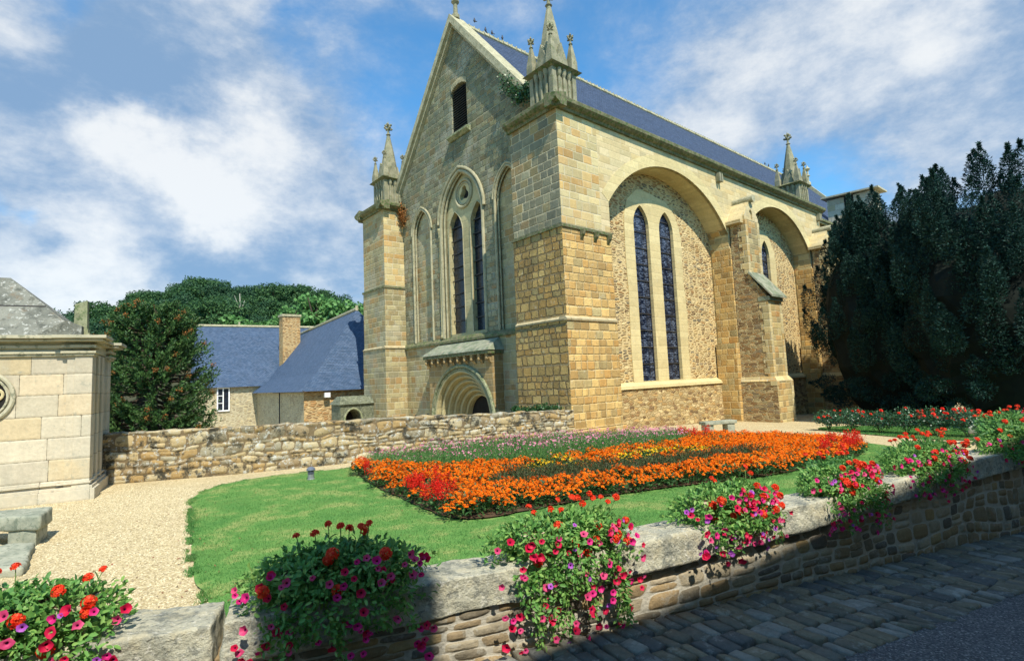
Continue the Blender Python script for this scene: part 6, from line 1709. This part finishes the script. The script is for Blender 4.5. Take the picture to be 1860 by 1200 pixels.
    for k in range(int(ger*1.45)):
        a = gx+r.uniform(-1, 1)*gspread*half*1.5
        tall = r.random() < .4
        n_ = r.uniform(-.14, .05) if tall else r.uniform(.12, .28); z = r.uniform(hgt+.04, hgt+.14) if tall else r.uniform(.0, hgt+.04)
        pos = O+t3*a+n3*n_+up3*z
        putflower(GER[k % 3], 'flower_head', gp_, pos, n3*(.1 if tall else .9)+up3*.8+r.normal(0, .2, 3), r.uniform(.55, .8) if tall else r.uniform(.7, 1.05))
        st.tube([tuple(O+t3*a*.8+n3*n_*.4+up3*(z*.45)), tuple(pos)], .003, 4)
    st.build('stems', M['stem'], gp_)
planter(-.12, ('under the flowers at the lower left corner, on the wall coping', 'sprawling petunia of magenta and crimson blossoms in the lower left corner', 'thin red geranium rising above the petunias in the lower left corner'), 1, half=.50, ger=8, pet=38, trail=1.0, back=.0, hgt=.24)
planter(1.36, ('in the shaded planting second from the left on the wall', 'petunia with dull crimson blossoms in shade, second planting from the left', 'dark leaved red geranium in shade, second planting from the left'), 2, half=.56, wt=1.1, ger=12, pet=46, trail=.9, hgt=.26)
planter(2.86, ('hidden in the big sunlit planting in the middle of the wall', 'big sunlit petunia trailing far down the wall face in the middle', 'scarlet geranium heads massed in the big sunlit planting in the middle'), 3, half=.57, wt=1.3, ger=20, pet=60, trail=1.15, hgt=.20, gx=.12, gspread=.5)
planter(4.50, ('under the fourth planting from the left on the wall', 'sunlit magenta petunia spreading over the coping, fourth from the left', 'red geranium mixed into the fourth planting from the left'), 4, half=.58, wt=1.2, ger=17, pet=50, trail=.5, hgt=.22, gx=.15)
planter(6.15, ('under the fifth planting from the left on the wall', 'petunia half in shade with trailing stems, fifth from the left', 'orange red geranium in the fifth planting from the left'), 5, half=.62, wt=1.2, ger=20, pet=44, trail=.8, hgt=.26, gx=.1)
planter(7.95, ('with its buff end showing, sixth planting from the left', 'petunia with small crimson blossoms around the showing trough end, sixth from the left', 'broad mass of scarlet geranium heads, sixth planting from the left'), 6, half=.80, wt=1.5, ger=34, pet=40, trail=.6, hgt=.28, gx=.25, gspread=.6)
planter(10.3, ('under the last planting at the right edge of the wall', 'petunia with few crimson blossoms at the right edge', 'large leafy geranium with red heads at the right edge'), 7, half=.85, wt=1.6, ger=20, pet=20, trail=.4, hgt=.42, tall_=1.3)

# ---------------------------------------------------------------- rose bushes and far troughs
def rosebush(x, y, w, h, label, seed, nfl, mat='red'):
    r = np.random.default_rng(seed); zg = gz(x)
    o = thing('rose_bush', label, 'rose bush', (x, y, zg), group=None)
    n = 1500; d = rv(n, r); d[:, 2] = np.abs(d[:, 2])*r.choice([1, 1, 1, -.6], n)
    lump = 1+.25*np.sin(d[:, :1]*8+seed)*np.cos(d[:, 1:2]*6+seed)
    C = np.array([x, y, zg+h*.5])+d*np.array([w, w, h*.5])*(.45+.55*r.random(n))[:, None]*lump
    V, F = leafquads(C, rv(n, r)+d*.5, d+rv(n, r)*.6+[0, 0, .4], .085*r.uniform(.7, 1.3, n), .05*r.uniform(.7, 1.3, n))
    npmesh('foliage', V, F, M['rose'], o)
    b = B()
    for k in range(7):
        a = k*.9; b.tube([(x, y, zg), (x+math.cos(a)*w*.5, y+math.sin(a)*w*.5, zg+h*.7)], .012, 4)
    b.build('stems', M['bark'], o)
    for k in range(nfl*2):
        a = r.uniform(0, 6.28); q = math.sqrt(r.random()); zz = zg+h*(.62+.45*r.random()*(1-q*.4))
        p = np.array([[x+math.cos(a)*q*w*1.0-.1, y+math.sin(a)*q*w*1.0-.12, zz]])
        V, F = join([pompoms(p, unit(np.array([[-.3+r.normal(0, .2), -.4, .8]])), np.array([r.uniform(.06, .09)]), r, 8)])
        npmesh('rose_blossom', V, F, M[mat], o)
for k, (x, y, w, h) in enumerate(((27.4, 10.1, .62, .95), (27.1, 9.0, .68, 1.05), (26.9, 7.9, .66, .98), (26.7, 6.9, .66, 1.1), (26.5, 5.9, .7, 1.12), (26.3, 4.9, .75, 1.15))):
    rosebush(x, y, w, h, ['leftmost red rose bush of the row under the yews', 'second red rose bush from the left in the row under the yews', 'third red rose bush from the left in the row under the yews', 'third red rose bush from the right in the row under the yews', 'second red rose bush from the right in the row under the yews', 'rightmost red rose bush of the row, with the most blossoms'][k], 300+k, [5, 4, 4, 6, 7, 9][k])
for k, (y, lab) in enumerate(((3.1, 'left'), (1.7, 'right'))):
    tr = thing('flower_trough', 'pale concrete trough on the stone pedestal, %s one of the two' % lab, 'trough', (24.0, y, .31))
    b = B(); b.hexa([(23.72, y-.5, .31), (24.15, y-.5, .31), (24.15, y+.5, .31), (23.72, y+.5, .31), (23.68, y-.54, .56), (24.19, y-.54, .56), (24.19, y+.54, .56), (23.68, y+.54, .56)]); b.build('trough_body', M['concrete'], tr, bevel=.01)
    r = np.random.default_rng(70+k); n = 700; d = rv(n, r); C = np.array([23.93, y, .62])+d*np.array([.32, .55, .24])*(.5+.5*r.random(n))[:, None]
    V, F = leafquads(C, rv(n, r)+d*.5, d+rv(n, r)*.5, .07, .04); pl_ = npmesh('petunia_plant', V, F, M['rose'], loc=(23.93, y, .55)); tag(pl_, 'pink flowered petunia in the %s trough on the stone pedestal' % lab, 'flowers')
    n = 40; d = rv(n, r); C = np.array([23.93, y, .62])+d*np.array([.34, .6, .28]); V, F = pompoms(C, unit(d+[-.3, -.3, .5]), np.full(n, .035), r, 6); npmesh('blossoms', V, F, M['crimson'], pl_)
